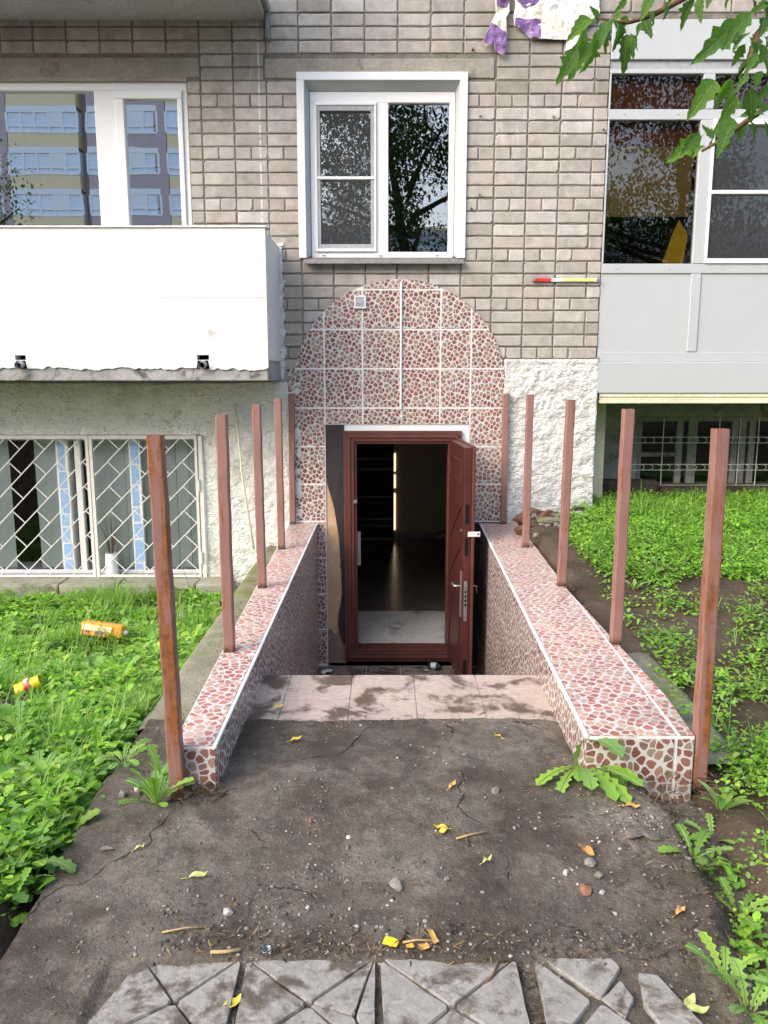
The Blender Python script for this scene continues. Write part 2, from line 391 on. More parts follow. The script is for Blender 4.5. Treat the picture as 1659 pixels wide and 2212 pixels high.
m_weed = leaf_mat('broad_weed_leaves', [(.14, .29, .06), (.24, .46, .06), (.19, .35, .12), (.33, .54, .07), (.10, .23, .07)], .42, .32)
m_tleaf = leaf_mat('maple_leaves', [(.045, .115, .026), (.075, .17, .03), (.11, .235, .036), (.05, .13, .035), (.14, .26, .06)], .38, .42)
m_bigleaf = leaf_mat('tree_crown_leaves', [(.035, .075, .018), (.055, .11, .024), (.045, .09, .03)], .5, .25)
m_bark = surf('bark', (.05, .04, .032), (.10, .085, .07), 14, .95, .1, 1., 30, .02)
m_twig = surf('twig', (.10, .06, .035), (.17, .11, .065), 20, .85, .15)
m_stem = surf('green_stem', (.16, .22, .06), (.22, .28, .09), 10, .6, .25)
m_straw = surf('dry_straw', (.36, .26, .13), (.48, .36, .20), 12, .8, .15)
m_yleaf = surf('yellow_fallen_leaf', (.62, .44, .04), (.74, .58, .10), 30, .5, .3, .3, 60, .002, dirt=(.40, .18, .04), dscale=30, dlo=.6, dhi=.72)
m_oleaf = surf('orange_dry_leaf', (.46, .24, .06), (.58, .34, .12), 30, .6, .25, .3, 60, .002)
m_gleaf = surf('pale_green_fallen_leaf', (.38, .44, .12), (.52, .54, .22), 30, .5, .3, .3, 60, .002)

# ground
m_soil, nt, b = new_mat('soil', .95, .12)
pos = coords(nt, 'pos')
c = ramp(nt, noise_f(nt, pos, 2.2, 8, .65), [(.3, (.042, .032, .024)), (.5, (.095, .070, .050)), (.7, (.15, .115, .085))])
c = mix(nt, .5, c, ramp(nt, noise_f(nt, pos, 45, 5, .75), [(.25, (.2, .2, .2)), (.75, (.8, .8, .8))]), 'OVERLAY')
setc(nt, b, c); bump(nt, b, mathn(nt, 'ADD', noise_f(nt, pos, 30, 6, .7), mathn(nt, 'MULTIPLY', noise_f(nt, pos, 110, 4, .7), .4)), .9, .02)

m_path, nt, b = new_mat('dirty_concrete', .88, .2)
pos = coords(nt, 'pos')
c = ramp(nt, noise_f(nt, pos, 2.0, 5, .62), [(.28, (.075, .061, .048)), (.5, (.130, .110, .088)), (.72, (.21, .185, .152))])
c = mix(nt, .5, c, ramp(nt, noise_f(nt, pos, 18, 6, .75), [(.3, (.15, .15, .15)), (.7, (.85, .85, .85))]), 'OVERLAY')
c = mix(nt, .42, c, ramp(nt, noise_f(nt, pos, 85, 4, .8), [(.32, (.12, .12, .12)), (.68, (.88, .88, .88))]), 'OVERLAY')
n1 = noise_f(nt, pos, 2.7, 7, .70, .25)
c = mix(nt, mathn(nt, 'MULTIPLY', rfac(nt, n1, .45, .62), .62), c, (.044, .032, .023))
c = mix(nt, mathn(nt, 'MULTIPLY', rfac(nt, noise_f(nt, pos, 4.5, 5, .7, .8), .56, .70), .7), c, (.085, .060, .041))
c = mix(nt, mathn(nt, 'MULTIPLY', rfac(nt, noise_f(nt, pos, 1.9, 5, .6, .2), .64, .76), .5), c, (.13, .125, .07))
c = mix(nt, rfac(nt, noise_f(nt, pos, 70, 2, .5), .74, .77), c, (.34, .32, .29))
wv = nd(nt, 'VectorMath', operation='MULTIPLY_ADD'); wn_ = nd(nt, 'TexNoise'); wn_.inputs['Scale'].default_value = 4; wn_.inputs['Detail'].default_value = 6
nt.links.new(pos, wn_.inputs['Vector']); nt.links.new(wn_.outputs['Color'], wv.inputs[0]); wv.inputs[1].default_value = (.35, .35, .35); nt.links.new(pos, wv.inputs[2])
vo = nd(nt, 'TexVoronoi', feature='DISTANCE_TO_EDGE'); vo.inputs['Scale'].default_value = 1.1; nt.links.new(wv.outputs[0], vo.inputs['Vector'])
ck = mathn(nt, 'MULTIPLY', rfac(nt, vo.outputs['Distance'], .006, .002), rfac(nt, noise_f(nt, pos, 3, 2), .5, .56))
c = mix(nt, mathn(nt, 'MULTIPLY', ck, .7), c, (.02, .017, .014))
setc(nt, b, c)
hh = mathn(nt, 'ADD', noise_f(nt, pos, 18, 6, .74), mathn(nt, 'MULTIPLY', noise_f(nt, pos, 120, 2, .7), .4))
hh = mathn(nt, 'SUBTRACT', hh, mathn(nt, 'MULTIPLY', ck, .8))
bump(nt, b, hh, .8, .014)
m_strip = surf('mossy_concrete', (.17, .16, .115), (.27, .26, .20), 4, .92, .15, .7, 50, .01, mode='pos', dirt=(.16, .18, .075), dscale=2.6, dlo=.46, dhi=.62)
m_kerb = surf('weathered_kerb', (.25, .25, .18), (.36, .36, .30), 5, .92, .15, .7, 45, .01, mode='pos', dirt=(.13, .13, .095), dscale=4, dlo=.5, dhi=.68)
m_ledge = surf('brown_ledge', (.045, .033, .028), (.085, .066, .058), 6, .95, .1, .7, 40, .01, mode='pos')
m_paver = surf('concrete_paver', (.25, .235, .21), (.37, .35, .32), 8, .9, .18, .6, 70, .004, mode='pos', dirt=(.11, .09, .07), dscale=8, dlo=.45, dhi=.62, pits=(.10, .085, .07))
m_stone = surf('grey_stone', (.16, .145, .125), (.27, .25, .22), 22, .9, .15, .6, 70, .004)
m_wstone = surf('white_plaster_chip', (.36, .34, .30), (.52, .50, .46), 20, .9, .15, .5, 70, .004)
m_bfrag = surf('broken_red_brick', (.16, .075, .05), (.26, .14, .10), 14, .95, .1, .6, 60, .006, dirt=(.12, .10, .085), dscale=6, dlo=.5, dhi=.65)
m_debris = surf('dark_debris', (.022, .018, .015), (.07, .055, .045), 20, .95, .1, .8, 60, .01)
m_chips, nt, b = new_mat('gravel_chips', .9, .2)
ge = nd(nt, 'NewGeometry')
setc(nt, b, ramp(nt, ge.outputs['Random Per Island'], [(0, (.06, .05, .04)), (.35, (.14, .115, .095)), (.65, (.22, .20, .17)), (.90, (.27, .25, .22)), (.97, (.34, .32, .28)), (1, (.62, .60, .56))]))
m_litterstraw, nt, b = new_mat('plant_litter', .9, .15)
ge = nd(nt, 'NewGeometry')
setc(nt, b, ramp(nt, ge.outputs['Random Per Island'], [(0, (.03, .023, .017)), (.6, (.085, .058, .036)), (.85, (.20, .13, .07)), (1, (.36, .25, .13))]))

# =================================================================== SETTING
def g(x, y):
    zl = lerp(-.44, -.03, sst(-.1, -4.5, y)) if y > -4.5 else -.03
    zr = lerp(.29, -.02, sst(-.2, -4.2, y)) if y > -4.2 else -.02
    n = .022 * fbm(x * 1.7, y * 1.7, 3.) + .006 * nz(x * 9, y * 9)
    if x < -1.1: z = zl
    elif x < -1.04: z = lerp(zl, min(zl, -.12), (x + 1.1) / .06)
    elif x < 1.06: z = -.14
    elif x < 1.2: z = lerp(-.14, zr, sst(1.06, 1.2, x))
    else: z = zr
    if y < -5.6: z = lerp(z, -.06, sst(-5.6, -6.6, y))
    return z + (n if abs(x) > 1.03 else 0)
xs = [-220, -90, -40, -20, -10, -6] + list(np.arange(-4.6, -.7, .05)) + [-.66, -.3, .1, .5, .95] + list(np.arange(1.0, 4.6, .05)) + [6, 10, 20, 40, 90, 220]
ys = [-220, -120, -70, -40, -25, -15, -10] + list(np.arange(-8, -3.45, .06)) + [-3.42] + list(np.arange(-3.37, 1.01, .06)) + [1.1, 8, 60]
def gk(x, y):
    if -.66 < x < .95 and y > -3.42 and y < 8: return False
    if y > .05 and y < 8 and -8 < x < 1.74: return False
    if y > 1.0 and y < 8 and -8 < x < 8: return False
    return True
tag(grid_mesh('ground', xs, ys, lambda x, y: (x, y, g(x, y)), m_soil, keep=gk), None, kind='structure')

# concrete path in front of the stairs
def pz(x, y):
    base = lerp(-.045, .012, sst(-5.0, -4.2, y))
    z = base + .012 * fbm(x * 2.3, y * 2.3, 1.) + .007 * fbm(x * 9, y * 9, 5., 3) + .0022 * nz(x * 45, y * 45, 2.)
    e = .012 * fbm(y * 3, 0, 8.)
    if x < -1.0 + e: z -= .10 * sst(-1.0 + e, -1.045 + e, x)
    redge = .93 + .10 * fbm(y * 1.4, 2.2, 0) + (.12 if y > -4.15 else 0)
    if x > redge: z -= .09 * sst(redge, redge + .10, x)
    if y < -4.98: z -= .018 * sst(-4.98, -5.02, y) * (1 if -.72 < x < .83 else .25)
    return z
pxs = list(np.arange(-1.10, 1.17, .0125)); pys = list(np.arange(-5.42, -3.655, .0125))
tag(grid_mesh('concrete_path', pxs, pys, lambda x, y: (x, y, pz(x, y)), m_path), None, kind='structure')

def strip(name, x0, x1, y0, y1, z0, z1, wob):
    us = list(np.linspace(x0, x1, 14)); vs = list(np.linspace(y0, y1, 110))
    def fn(x, y):
        t = (y - y0) / (y1 - y0); z = lerp(z0, z1, t) + .008 * fbm(x * 4, y * 4, 2.)
        xx = x + wob * fbm(y * 2.5, 1, 4.) * (1 if x in (us[0], us[-1]) else 0)
        if x == us[0] or x == us[-1]: z -= .4
        elif x == us[1] or x == us[-2]: z -= .012
        return (xx, y, z)
    return tag(grid_mesh(name, us, vs, fn, m_strip), None, kind='structure')
strip('pavement_strip', -1.06, -.66, -3.72, -.015, .004, -.02, .02)
strip('pavement_strip', 1.02, 1.40, -4.05, -.5, .015, .15, .05)

# stone kerb under the basement windows on the left
kb = empty('kerb', (-3, -.15, -.45)); tag(kb, 'low cracked mossy kerb under the white basement grille', 'kerb')
x = -4.6
k_w = [.62, .55, .66, .50, .36, .30, .28]
for w in k_w:
    m = MB().box(x + .004, x + w - .004, -.27 + random.uniform(-.01, .01), -.004, -.60, -.30 + random.uniform(-.012, .004))
    o = m.build('stone', m_kerb, kb, bevel=.018, seg=2); o.location = (3, .15, .45); x += w
    if x > -1.2: break

# =================================================================== THE BUILDING
bld = empty('apartment_building', (0, .3, 0))
tag(bld, 'pale silicate brick apartment block with tiled arch entrance and balconies', 'building')
OFF = (0, -.3, 0)
def part(mb, name, mats, parent=bld, **kw):
    o = mb.build(name, mats, parent, **kw)
    if parent is bld: o.location = OFF
    return o
def grp(name, parent=bld):
    e = empty(name, OFF if parent is bld else (0, 0, 0), parent); return e

LW = (-4.9, -1.572, 2.30, 3.79)          # left flat window opening
CW = (-.655, .628, 2.41, 3.79)           # middle window
def holes_boxes(mb, x0, x1, z0, z1, holes, y0, y1):
    xs_ = sorted(set([x0, x1] + [min(max(h[k], x0), x1) for h in holes for k in (0, 1)]))
    zs_ = sorted(set([z0, z1] + [min(max(h[k], z0), z1) for h in holes for k in (2, 3)]))
    for i in range(len(xs_) - 1):
        for j in range(len(zs_) - 1):
            cx, cz = (xs_[i] + xs_[i + 1]) / 2, (zs_[j] + zs_[j + 1]) / 2
            if any(h[0] < cx < h[1] and h[2] < cz < h[3] for h in holes): continue
            mb.box(xs_[i], xs_[i + 1], y0, y1, zs_[j], zs_[j + 1])
DO = (-.502, .731, -1.3, 1.036)          # door opening
BW = (-4.4, -1.545, -.30, .945)          # barred basement window
wall = MB(); holes_boxes(wall, -6, 1.79, 1.30, 5.6, [LW, CW], .009, .38)
holes_boxes(wall, -6, 1.79, -1.35, 1.30, [DO, BW], .03, .38)
wall.box(1.79, 6.0, .009, .38, 4.215, 5.6)
bw = part(wall, 'brick_wall', m_mortar)

# bricks -----------------------------------------------------------
def brick_mesh(L, H, seed):
    rnd = random.Random(seed); n = 7; out = []
    def jit(): return rnd.uniform(-.0034, .0034)
    x0, x1, z0, z1 = -L / 2, L / 2, -H / 2, H / 2
    loop = []
    ch = rnd.choice([0, 0, 0, 1, 2, 3, 4])
    for k, (cx, cz) in enumerate(((x0, z0), (x1, z0), (x1, z1), (x0, z1))):
        c = rnd.uniform(.0015, .004) + (rnd.uniform(.008, .016) if ch == k + 1 else 0)
        sx_, sz_ = (1 if cx < 0 else -1), (1 if cz < 0 else -1)
        a = (cx + sx_ * c, cz); b_ = (cx, cz + sz_ * c)
        loop += [b_, a] if k in (0, 2) else [a, b_]
    pts = []
    for k in range(8):
        p, q = loop[k], loop[(k + 1) % 8]; pts.append(p)
        if k % 2 == 1:
            pts.append((lerp(p[0], q[0], rnd.uniform(.3, .7)) + (jit() if abs(p[0] - q[0]) < .02 else 0), lerp(p[1], q[1], .5) + (jit() if abs(p[1] - q[1]) < .02 else 0)))
    mb = MB(); n = len(pts)
    ins = [(p[0] * (1 - .006 / L * 2), p[1] * (1 - .006 / H * 2)) for p in pts]
    tl = rnd.uniform(-.0015, .0015)
    V = [(p[0], 0 + tl * p[0] / L, p[1]) for p in ins] + [(p[0], .004, p[1]) for p in pts] + [(p[0], .035, p[1]) for p in pts]
    mb.v = V; mb.f = [tuple(range(n))]; mb.m = [0]
    for r_ in (0, n):
        for k in range(n):
            mb.f.append((r_ + k, r_ + n + k, r_ + n + (k + 1) % n, r_ + (k + 1) % n)); mb.m.append(0)
    return mb.mesh('brick', m_brick)
LP, HP, X0, Z0 = .2622, .0990, -.678, 1.586
BL, BH = LP - .012, HP - .012
st_m = [brick_mesh(BL, BH, s) for s in range(9)]
hd_m = [brick_mesh(LP / 2 - .012, BH, 50 + s) for s in range(5)]
LINL = (-6, -1.462, 3.79, 3.944); LINC = (-.955, .885, 3.78, 3.934)
blk = [(LW[0] - .9, LW[1], LW[2], LW[3]), (CW[0] - .01, CW[1] + .01, CW[2] - .01, CW[3]), LINL, LINC]
def in_arch(x, z, m=.03):
    return (x - .13) ** 2 + (max(z, 1.336) - 1.336) ** 2 < (.90 - m) ** 2 and z < 2.24
bricks = []
for k in range(-2, 37):
    z0 = Z0 + k * HP; z1 = z0 + HP; zc = (z0 + z1) / 2
    hdr = (k % 4 == 0) and zc < 3.95
    if zc > 3.95:
        hdr = False
    step = LP / 2 if hdr else LP
    j0 = math.floor((-6 - X0) / step)
    for j in range(j0, 60):
        a, b_ = X0 + j * step, X0 + (j + 1) * step
        right = 1.795 if zc < 4.215 else 4.2
        if a > right - .02 or b_ < -5.2: continue
        if hdr and right < 2 and a > 1.50: 
            if a < 1.56: b_ = right          # the three-quarter brick closing a header course
            else: continue
        b_ = min(b_, right + .006)
        if k < 0 and a > -.2: continue                         # stucco below on the right
        segs = [(a, b_)]
        for h in blk:
            if h[2] < zc < h[3]:
                ns = []
                for (p, q) in segs:
                    if q <= h[0] or p >= h[1]: ns.append((p, q)); continue
                    if p < h[0]: ns.append((p, h[0]))
                    if q > h[1]: ns.append((h[1], q))
                segs = ns
        for p, q in segs:
            if q - p < .035: continue
            xc = (p + q) / 2
            if all(in_arch(xx, zz) for xx in (p, q) for zz in (z0, z1)): continue
            if xc < -.9 and zc < 2.45: continue                # behind the balcony parapet
            bricks.append((xc, zc, q - p))
def vis(bk):
    x, z, w = bk
    px = 829.5 + FPX * x / 6.85
    ok = -2.98 < x < (1.79 if z < 4.2 else 2.9) and z < 4.33
    return (0 if ok else 1, abs(x - .1) * .6 + abs(z - 2.9))
bricks.sort(key=vis)
NB = 300
rest = MB()
for i, (x, z, w) in enumerate(bricks):
    L = w - .012
    me = (hd_m[i % 5], LP / 2 - .012) if L < .16 else (st_m[i % 9], BL)
    dy = random.uniform(-.002, .002); rz = random.uniform(-.006, .006); sc = L / me[1]
    if i < NB:
        link_mesh('brick', me[0], bw, (x + random.uniform(-.001, .001), dy, z + random.uniform(-.0012, .0012)), (0, rz, 0), (sc, 1, 1))
    else:
        n0 = len(rest.v)
        rest.v += [(v.co.x * sc + x, v.co.y + dy, v.co.z + z) for v in me[0].vertices]
        for p in me[0].polygons: rest.f.append(tuple(n0 + q for q in p.vertices)); rest.m.append(0)
o = rest.build('brickwork', m_brick, bw); tag(o, None, kind='stuff')
print('BRICKS', len(bricks))

# lintels, upper balcony
part(MB().box(LINL[0], LINL[1] - .006, -.001, .03, LINL[2], LINL[3] - .008), 'lintel', m_lintel, bevel=.006)
part(MB().box(LINC[0] + .006, LINC[1] - .006, -.003, .03, LINC[2], LINC[3] - .008), 'lintel', m_lintel, bevel=.006)
ub = grp('upper_balcony')
MB().box(-6, -.93, -.86, .02, 4.205, 4.36).build('balcony_slab', m_soffit, ub, bevel=.012)
MB().box(-6, -.93, -.88, -.82, 4.365, 5.3).build('parapet', m_parapet, ub, bevel=.01)
MB().box(-.926, -.895, -.80, .0, 4.24, 4.31).box(-.926, -.895, -.075, 0, 4.05, 4.24).build('bracket', m_zinc, ub)

# middle window ----------------------------------------------------
wc = grp('window')
tr = MB()
for (a, b_, c_, d_) in ((-.698, .668, 3.762, 3.823), (-.698, -.637, 2.402, 3.762), (.607, .668, 2.402, 3.762)):
    tr.box(a, b_, -.022, -.004, c_, d_)
tr.build('trim', m_pvc, wc, bevel=.003)
rv_ = MB()       # splayed flashing
f0, f1 = -.012, .085
O = [(-.637, f0, 2.402), (.607, f0, 2.402), (.607, f0, 3.762), (-.637, f0, 3.762)]
I = [(-.598, f1, 2.440), (.570, f1, 2.440), (.570, f1, 3.690), (-.598, f1, 3.690)]
for k in (1, 2, 3):
    q = (k + 1) % 4; rv_.face([O[k], I[k], I[q], O[q]])
rv_.build('reveal', m_pvcL, wc)
fr = MB()
fy0, fy1 = .06, .12
fr.box(-.60, .575, fy0, fy1, 2.405, 2.462).box(-.60, .575, fy0, fy1, 3.62, 3.70)
fr.box(-.60, -.562, fy0, fy1, 2.462, 3.62).box(.530, .575, fy0, fy1, 2.462, 3.62).box(-.062, .035, fy0, fy1, 2.462, 3.62)
fr.build('frame', m_pvc, wc, bevel=.004, seg=2)
sa = MB()
for (a, b_, c_, d_) in ((-.562, -.062, 2.462, 2.486), (-.562, -.062, 3.596, 3.62), (-.562, -.545, 2.486, 3.596), (-.079, -.062, 2.486, 3.596), (-.545, -.079, 3.030, 3.052)):
    sa.box(a, b_, .042, .10, c_, d_)
sa.build('sash', m_pvc, wc, bevel=.003)
sc_ = MB()
for (a, b_, c_, d_) in ((-.545, -.079, 2.486, 2.522), (-.545, -.079, 3.556, 3.596), (-.545, -.520, 2.522, 3.556), (-.108, -.079, 2.522, 3.556)):
    sc_.box(a, b_, .050, .075, c_, d_)
sc_.build('screen_frame', m_grey, wc, bevel=.002)
MB().box(-.52, -.108, .062, .063, 2.522, 3.556).build('insect_screen', m_screen, wc)
for (a, b_) in ((-.555, -.07), (.030, .535)):
    MB().face([(a, .095, 2.455), (b_, .095, 2.455), (b_, .095, 3.625), (a, .095, 3.625)]).build('pane', m_glassC, wc)
for xx in (-.50, -.03, .44): MB().box(xx - .014, xx + .014, .052, .062, 2.43, 2.437).build('drain_cap', m_grey, wc)
MB().box(-.66, .655, -.075, .05, 2.372, 2.385).box(-.66, .655, -.077, -.070, 2.350, 2.384).build('sill', m_zinc, wc, bevel=.002)
def room(x0, x1, y0, y1, z0, z1, mat=m_room, name='interior'):
    mb = MB()
    mb.face([(x0, y1, z0), (x1, y1, z0), (x1, y1, z1), (x0, y1, z1)])
    mb.face([(x0, y0, z0), (x0, y1, z0), (x0, y1, z1), (x0, y0, z1)]); mb.face([(x1, y1, z0), (x1, y0, z0), (x1, y0, z1), (x1, y1, z1)])
    mb.face([(x0, y0, z0), (x1, y0, z0), (x1, y1, z0), (x0, y1, z0)]); mb.face([(x0, y1, z1), (x1, y1, z1), (x1, y0, z1), (x0, y0, z1)])
    return mb.build(name, mat, None)
def rm(*a, parent=bld, **k):
    o = room(*a, **k); o.parent = parent; o.location = OFF; return o
rm(-.75, .75, .37, 3.2, 2.2, 4.1)
part(MB().box(-.66, .64, .121, .37, 2.38, 2.44), 'window_board', m_pvc)

# left window over the balcony --------------------------------------
wl = grp('window')
fr = MB()
zt, zb = 3.765, 2.31
fr.box(-4.9, -1.578, .03, .10, 3.700, zt).box(-1.62, -1.578, .03, .10, zb, 3.700).box(-2.33, -2.16, .03, .10, zb, 3.700)
fr.box(-3.40, -3.30, .03, .10, zb, 3.700).box(-4.9, -1.62, .03, .10, zb, zb + .06)
fr.build('frame', m_pvc, wl, bevel=.005, seg=2)
sa = MB()
for (a, b_, c_, d_) in ((-2.16, -1.62, 3.635, 3.70), (-2.16, -2.09, 2.37, 3.635), (-1.66, -1.62, 2.37, 3.635), (-2.09, -1.66, 2.37, 2.44)):
    sa.box(a, b_, .012, .09, c_, d_)
sa.build('sash', m_pvc, wl, bevel=.006, seg=2)
for (a, b_, c_, yy) in ((-4.9, -3.40, 2.37, .07), (-3.30, -2.33, 2.37, .07), (-2.09, -1.66, 2.44, .05)):
    MB().face([(a, yy, c_), (b_, yy, c_), (b_, yy, 3.70), (a, yy, 3.70)]).build('pane', m_glassL, wl)
MB().box(-4.9, -1.575, .005, .06, 3.762, 3.79).build('foam_strip', m_lintel, wl)
MB().box(-2.135, -2.115, -.006, .014, 2.50, 2.62).build('handle', m_pvc, wl, bevel=.004)
rm(-4.95, -1.5, .37, 3.0, 2.2, 4.1)

# lower balcony -----------------------------------------------------
bal = grp('balcony')
FY = -.76
slab = MB().box(-6, -.872, FY + .012, .02, 1.408, 1.56); slab.build('balcony_slab', m_slabgrey, bal, bevel=.008)
# parapet panels with a ragged hem hanging over the slab edge
def ragged(x0, x1, zt_, zb_, amp, seed, step=.03, skip=()):
    pts = []; n = int((x1 - x0) / step)
    for k in range(n + 1):
        x = lerp(x0, x1, k / n); z = zb_ + amp * fbm(x * 7, seed, 1., 4) + amp * .5 * nz(x * 26, seed)
        for (a, b_, zz) in skip:
            if a < x < b_: z = max(z, zz)
        pts.append((x, z))
    return pts
lo = ragged(-6, -.868, 0, 1.500, .022, 3.3, .01, [(-1.402, -1.312, 1.560), (-2.765, -2.685, 1.560), (-1.50, -1.402, 1.505)])
pp = MB(); pz0 = 1.565
for k in range(len(lo) - 1):
    (xa, za), (xb, zb_) = lo[k], lo[k + 1]
    pp.prism([(xa, FY, za), (xb, FY, zb_), (xb, FY, pz0), (xa, FY, pz0)], (0, .014, 0))
pp.build('plaster_hem', m_parapet, bal)
HOLES = [(-2.765, -2.685, 1.50, 1.60), (-1.402, -1.312, 1.50, 1.602)]
seams = [-6, -2.62, -1.66, -.868]
for i in range(3):
    for (za, zb2) in ((pz0, 2.02), (2.02, 2.512)):
        mb = MB(); hs = [h for h in HOLES if seams[i] < h[0] < seams[i + 1] and za < h[3]]
        holes_boxes(mb, seams[i] + .0004, seams[i + 1] - .0004, za + .0004, zb2 - .0004, hs, FY + random.uniform(-.001, .001), FY + .09)
        mb.build('parapet_panel', m_parapet, bal)
MB().box(-.955, -.872, FY + .092, -.01, 1.562, 2.500).build('side_panel', m_parapet, bal, bevel=.008)
mb = MB()
for k in range(44):      # mortar smeared along the joint with the wall
    z = lerp(1.42, 2.50, k / 43.); w = .03 + .035 * abs(fbm(z * 7, 4., 2.)) ; 
    mb.prism([(-.874, -.012, z), (-.874 + w, -.012, z + random.uniform(-.004, .004)), (-.874 + w * random.uniform(.7, 1.2), -.012, z + .026), (-.874, -.012, z + .027)], (0, .014, 0))
mb.build('joint_mortar', m_stuccoL, bal)
for (a, b_, c_, d_) in HOLES:
    pc = MB(); cx, cz = (a + b_) / 2, (c_ + d_) / 2
    pc.tube([(cx + .01, FY + .09, cz - .005), (cx - .005, FY - .045, cz - .028)], .028, 12, cap=False)
    pc.tube([(cx + .01, FY + .09, cz - .005), (cx - .005, FY - .0449, cz - .028)], .0245, 12, cap=False)
    pc.build('drain_pipe', m_grey, bal, smooth=True)
    MB().box(a, b_, FY + .092, FY + .1, c_, d_).box(a, b_, FY + .008, FY + .0125, c_, 1.566).build('drain_recess_shade', m_dark, bal)  # black plates paint the shade of the recess, the lower one over the slab
MB().box(-6, -.86, FY - .012, FY + .10, 2.513, 2.526).build('coping', m_parapet, bal, bevel=.003)
sb = MB().box(-.14, .14, -.05, .05, 0, .012).build('loose_board', m_slabgrey, None, bevel=.003)
sb.location = (-.99, -.66, 2.5275); sb.rotation_euler = (0, .04, .15)
tag(sb, 'thin grey board scrap lying on the corner of the white balcony parapet', 'board')

# stucco plinths ------------------------------------------------------
def stucco(name, x0, x1, z0, z1, mat, hole=None, amp=.016, step=.0125, y=-.008, flare=0.):
    us = list(np.arange(x0, x1 + step * .5, step)); vs = list(np.arange(z0, z1 + step * .5, step))
    def fn(x, z):
        a = fbm(x * 9, z * 9, 2., 3); r_ = 1 - abs(nz(x * 20 + 2 * nz(x * 6, z * 6), z * 16, 4.)) * 2
        dy = amp * (.7 * a + .55 * r_ * .6) + amp * .42 * max(0, 1 - 3 * abs(nz(x * 34 + 1.5 * nz(x * 9, z * 9, 7.), z * 27, 9.))) + .003 * nz(x * 60, z * 60)
        yy = y - max(-.006, dy) - flare * sst(z0 + .45, z0, z)
        if x == us[0] or x == us[-1] or z == vs[-1]: yy = y + .03
        return (x, yy, z)
    kp = (lambda x, z: not (hole[0] < x < hole[1] and hole[2] < z < hole[3])) if hole else None
    o = grid_mesh(name, us, vs, fn, mat, bld, kp); o.location = OFF; return o
stucco('stucco_plinth', 1.005, 1.822, .15, 1.583, m_stucco, amp=.020, flare=.02)
stucco('stucco_plinth', -5.0, -.70, -.60, 1.405, m_stuccoL, hole=(BW[0], BW[1], BW[2], BW[3]), amp=.014)
part(MB().box(1.792, 1.815, .0, .95, .1, 1.6), 'stucco_return', m_stuccodark)
rvb = MB()
for q in ([(BW[0], BW[3]), (BW[1], BW[3])], [(BW[1], BW[3]), (BW[1], BW[2])], [(BW[1], BW[2]), (BW[0], BW[2])]):
    (xa, za), (xb, zb_) = q; rvb.face([(xa, -.012, za), (xb, -.012, zb_), (xb, .30, zb_), (xa, .30, za)])
part(rvb, 'window_reveal', m_stuccoL)
part(MB().tube([atY(205, 838, -.03), atY(350, 832, -.03), atY(600, 826, -.03)], .005, 6), 'cable', m_stuccoL)

# barred basement window ----------------------------------------------
wb = grp('basement_window')
fr = MB(); Y0, Y1 = .085, .145
fr.box(BW[0], BW[1], Y0, Y1, BW[3] - .05, BW[3]).box(BW[0], BW[1], Y0, Y1, BW[2], BW[2] + .035)
for a, b_ in ((-2.86, -2.755), (-2.225, -2.125), (BW[1] - .05, BW[1]), (-2.70, -2.645), (-3.75, -3.67)): fr.box(a, b_, Y0, Y1, BW[2] + .035, BW[3] - .05)
fr.build('frame', m_pvc, wb, bevel=.004)
for a, b_ in ((-4.4, -3.75), (-3.67, -2.86), (-2.645, -2.225), (-2.125, BW[1] - .05)):
    MB().face([(a, .115, BW[2] + .03), (b_, .115, BW[2] + .03), (b_, .115, BW[3] - .05), (a, .115, BW[3] - .05)]).build('pane', m_glassB, wb)
m_film, nt, b = new_mat('blue_protective_film', .35, .4)
uv = coords(nt, 'uv')
br = nd(nt, 'TexBrick'); br.inputs['Scale'].default_value = 1; br.inputs['Brick Width'].default_value = .022; br.inputs['Row Height'].default_value = .062
br.inputs['Mortar Size'].default_value = .006; br.offset = .5
nt.links.new(uv, br.inputs['Vector'])
gl = mathn(nt, 'MULTIPLY', mathn(nt, 'SUBTRACT', 1., br.outputs['Fac']), rfac(nt, noise_f(nt, uv, 150, 3, .7), .47, .53))
setc(nt, b, mix(nt, mathn(nt, 'MULTIPLY', gl, .75), (.36, .53, .80), (.09, .24, .58)))
for xa, seed in ((-2.846, 2), (-2.212, 5)):
    z = BW[3] - .06; rnd = random.Random(seed)
    while z > BW[2] + .06:
        h = rnd.uniform(.10, .26); zz = max(z - h, BW[2] + .045)
        w0, w1 = rnd.uniform(0, .004), rnd.uniform(.062, .078)
        MB().prism([(xa + w0, Y0 - .0015, zz), (xa + w1, Y0 - .0015, zz + rnd.uniform(-.004, .008)), (xa + w1 + rnd.uniform(-.008, .004), Y0 - .0015, z), (xa + w0, Y0 - .0015, z - rnd.uniform(0, .006))], (0, .001, 0)).build('film_strip', m_film, wb)
        z = zz - rnd.uniform(.004, .016)
m_blind = surf('vertical_blind', (.86, .87, .86), (.92, .92, .91), 3, .7, .2)
x = -4.4; k = 0
while x < BW[1] - .02:
    w = .108; a = (.30, .12, .42, .05)[k % 4]
    if not (-3.30 < x < -3.05 or -2.76 < x < -2.63):
        c_, s_ = math.cos(a) * w / 2, math.sin(a) * w / 2
        mb = MB()
        mb.face([(x - c_, .20 - s_, BW[2] + .03), (x, .205, BW[2] + .03), (x, .205, BW[3]), (x - c_, .20 - s_, BW[3])])
        mb.face([(x, .205, BW[2] + .03), (x + c_, .20 + s_, BW[2] + .03), (x + c_, .20 + s_, BW[3]), (x, .205, BW[3])])
        mb.build('blind_slat', m_blind, wb, smooth=True)
    x += .1135; k += 1
rm(-4.5, -1.45, .5, 2.5, -.6, 1.2)
part(MB().box(BW[0], BW[1], .146, .48, BW[2] - .03, BW[2] + .02), 'window_board', m_pvc)

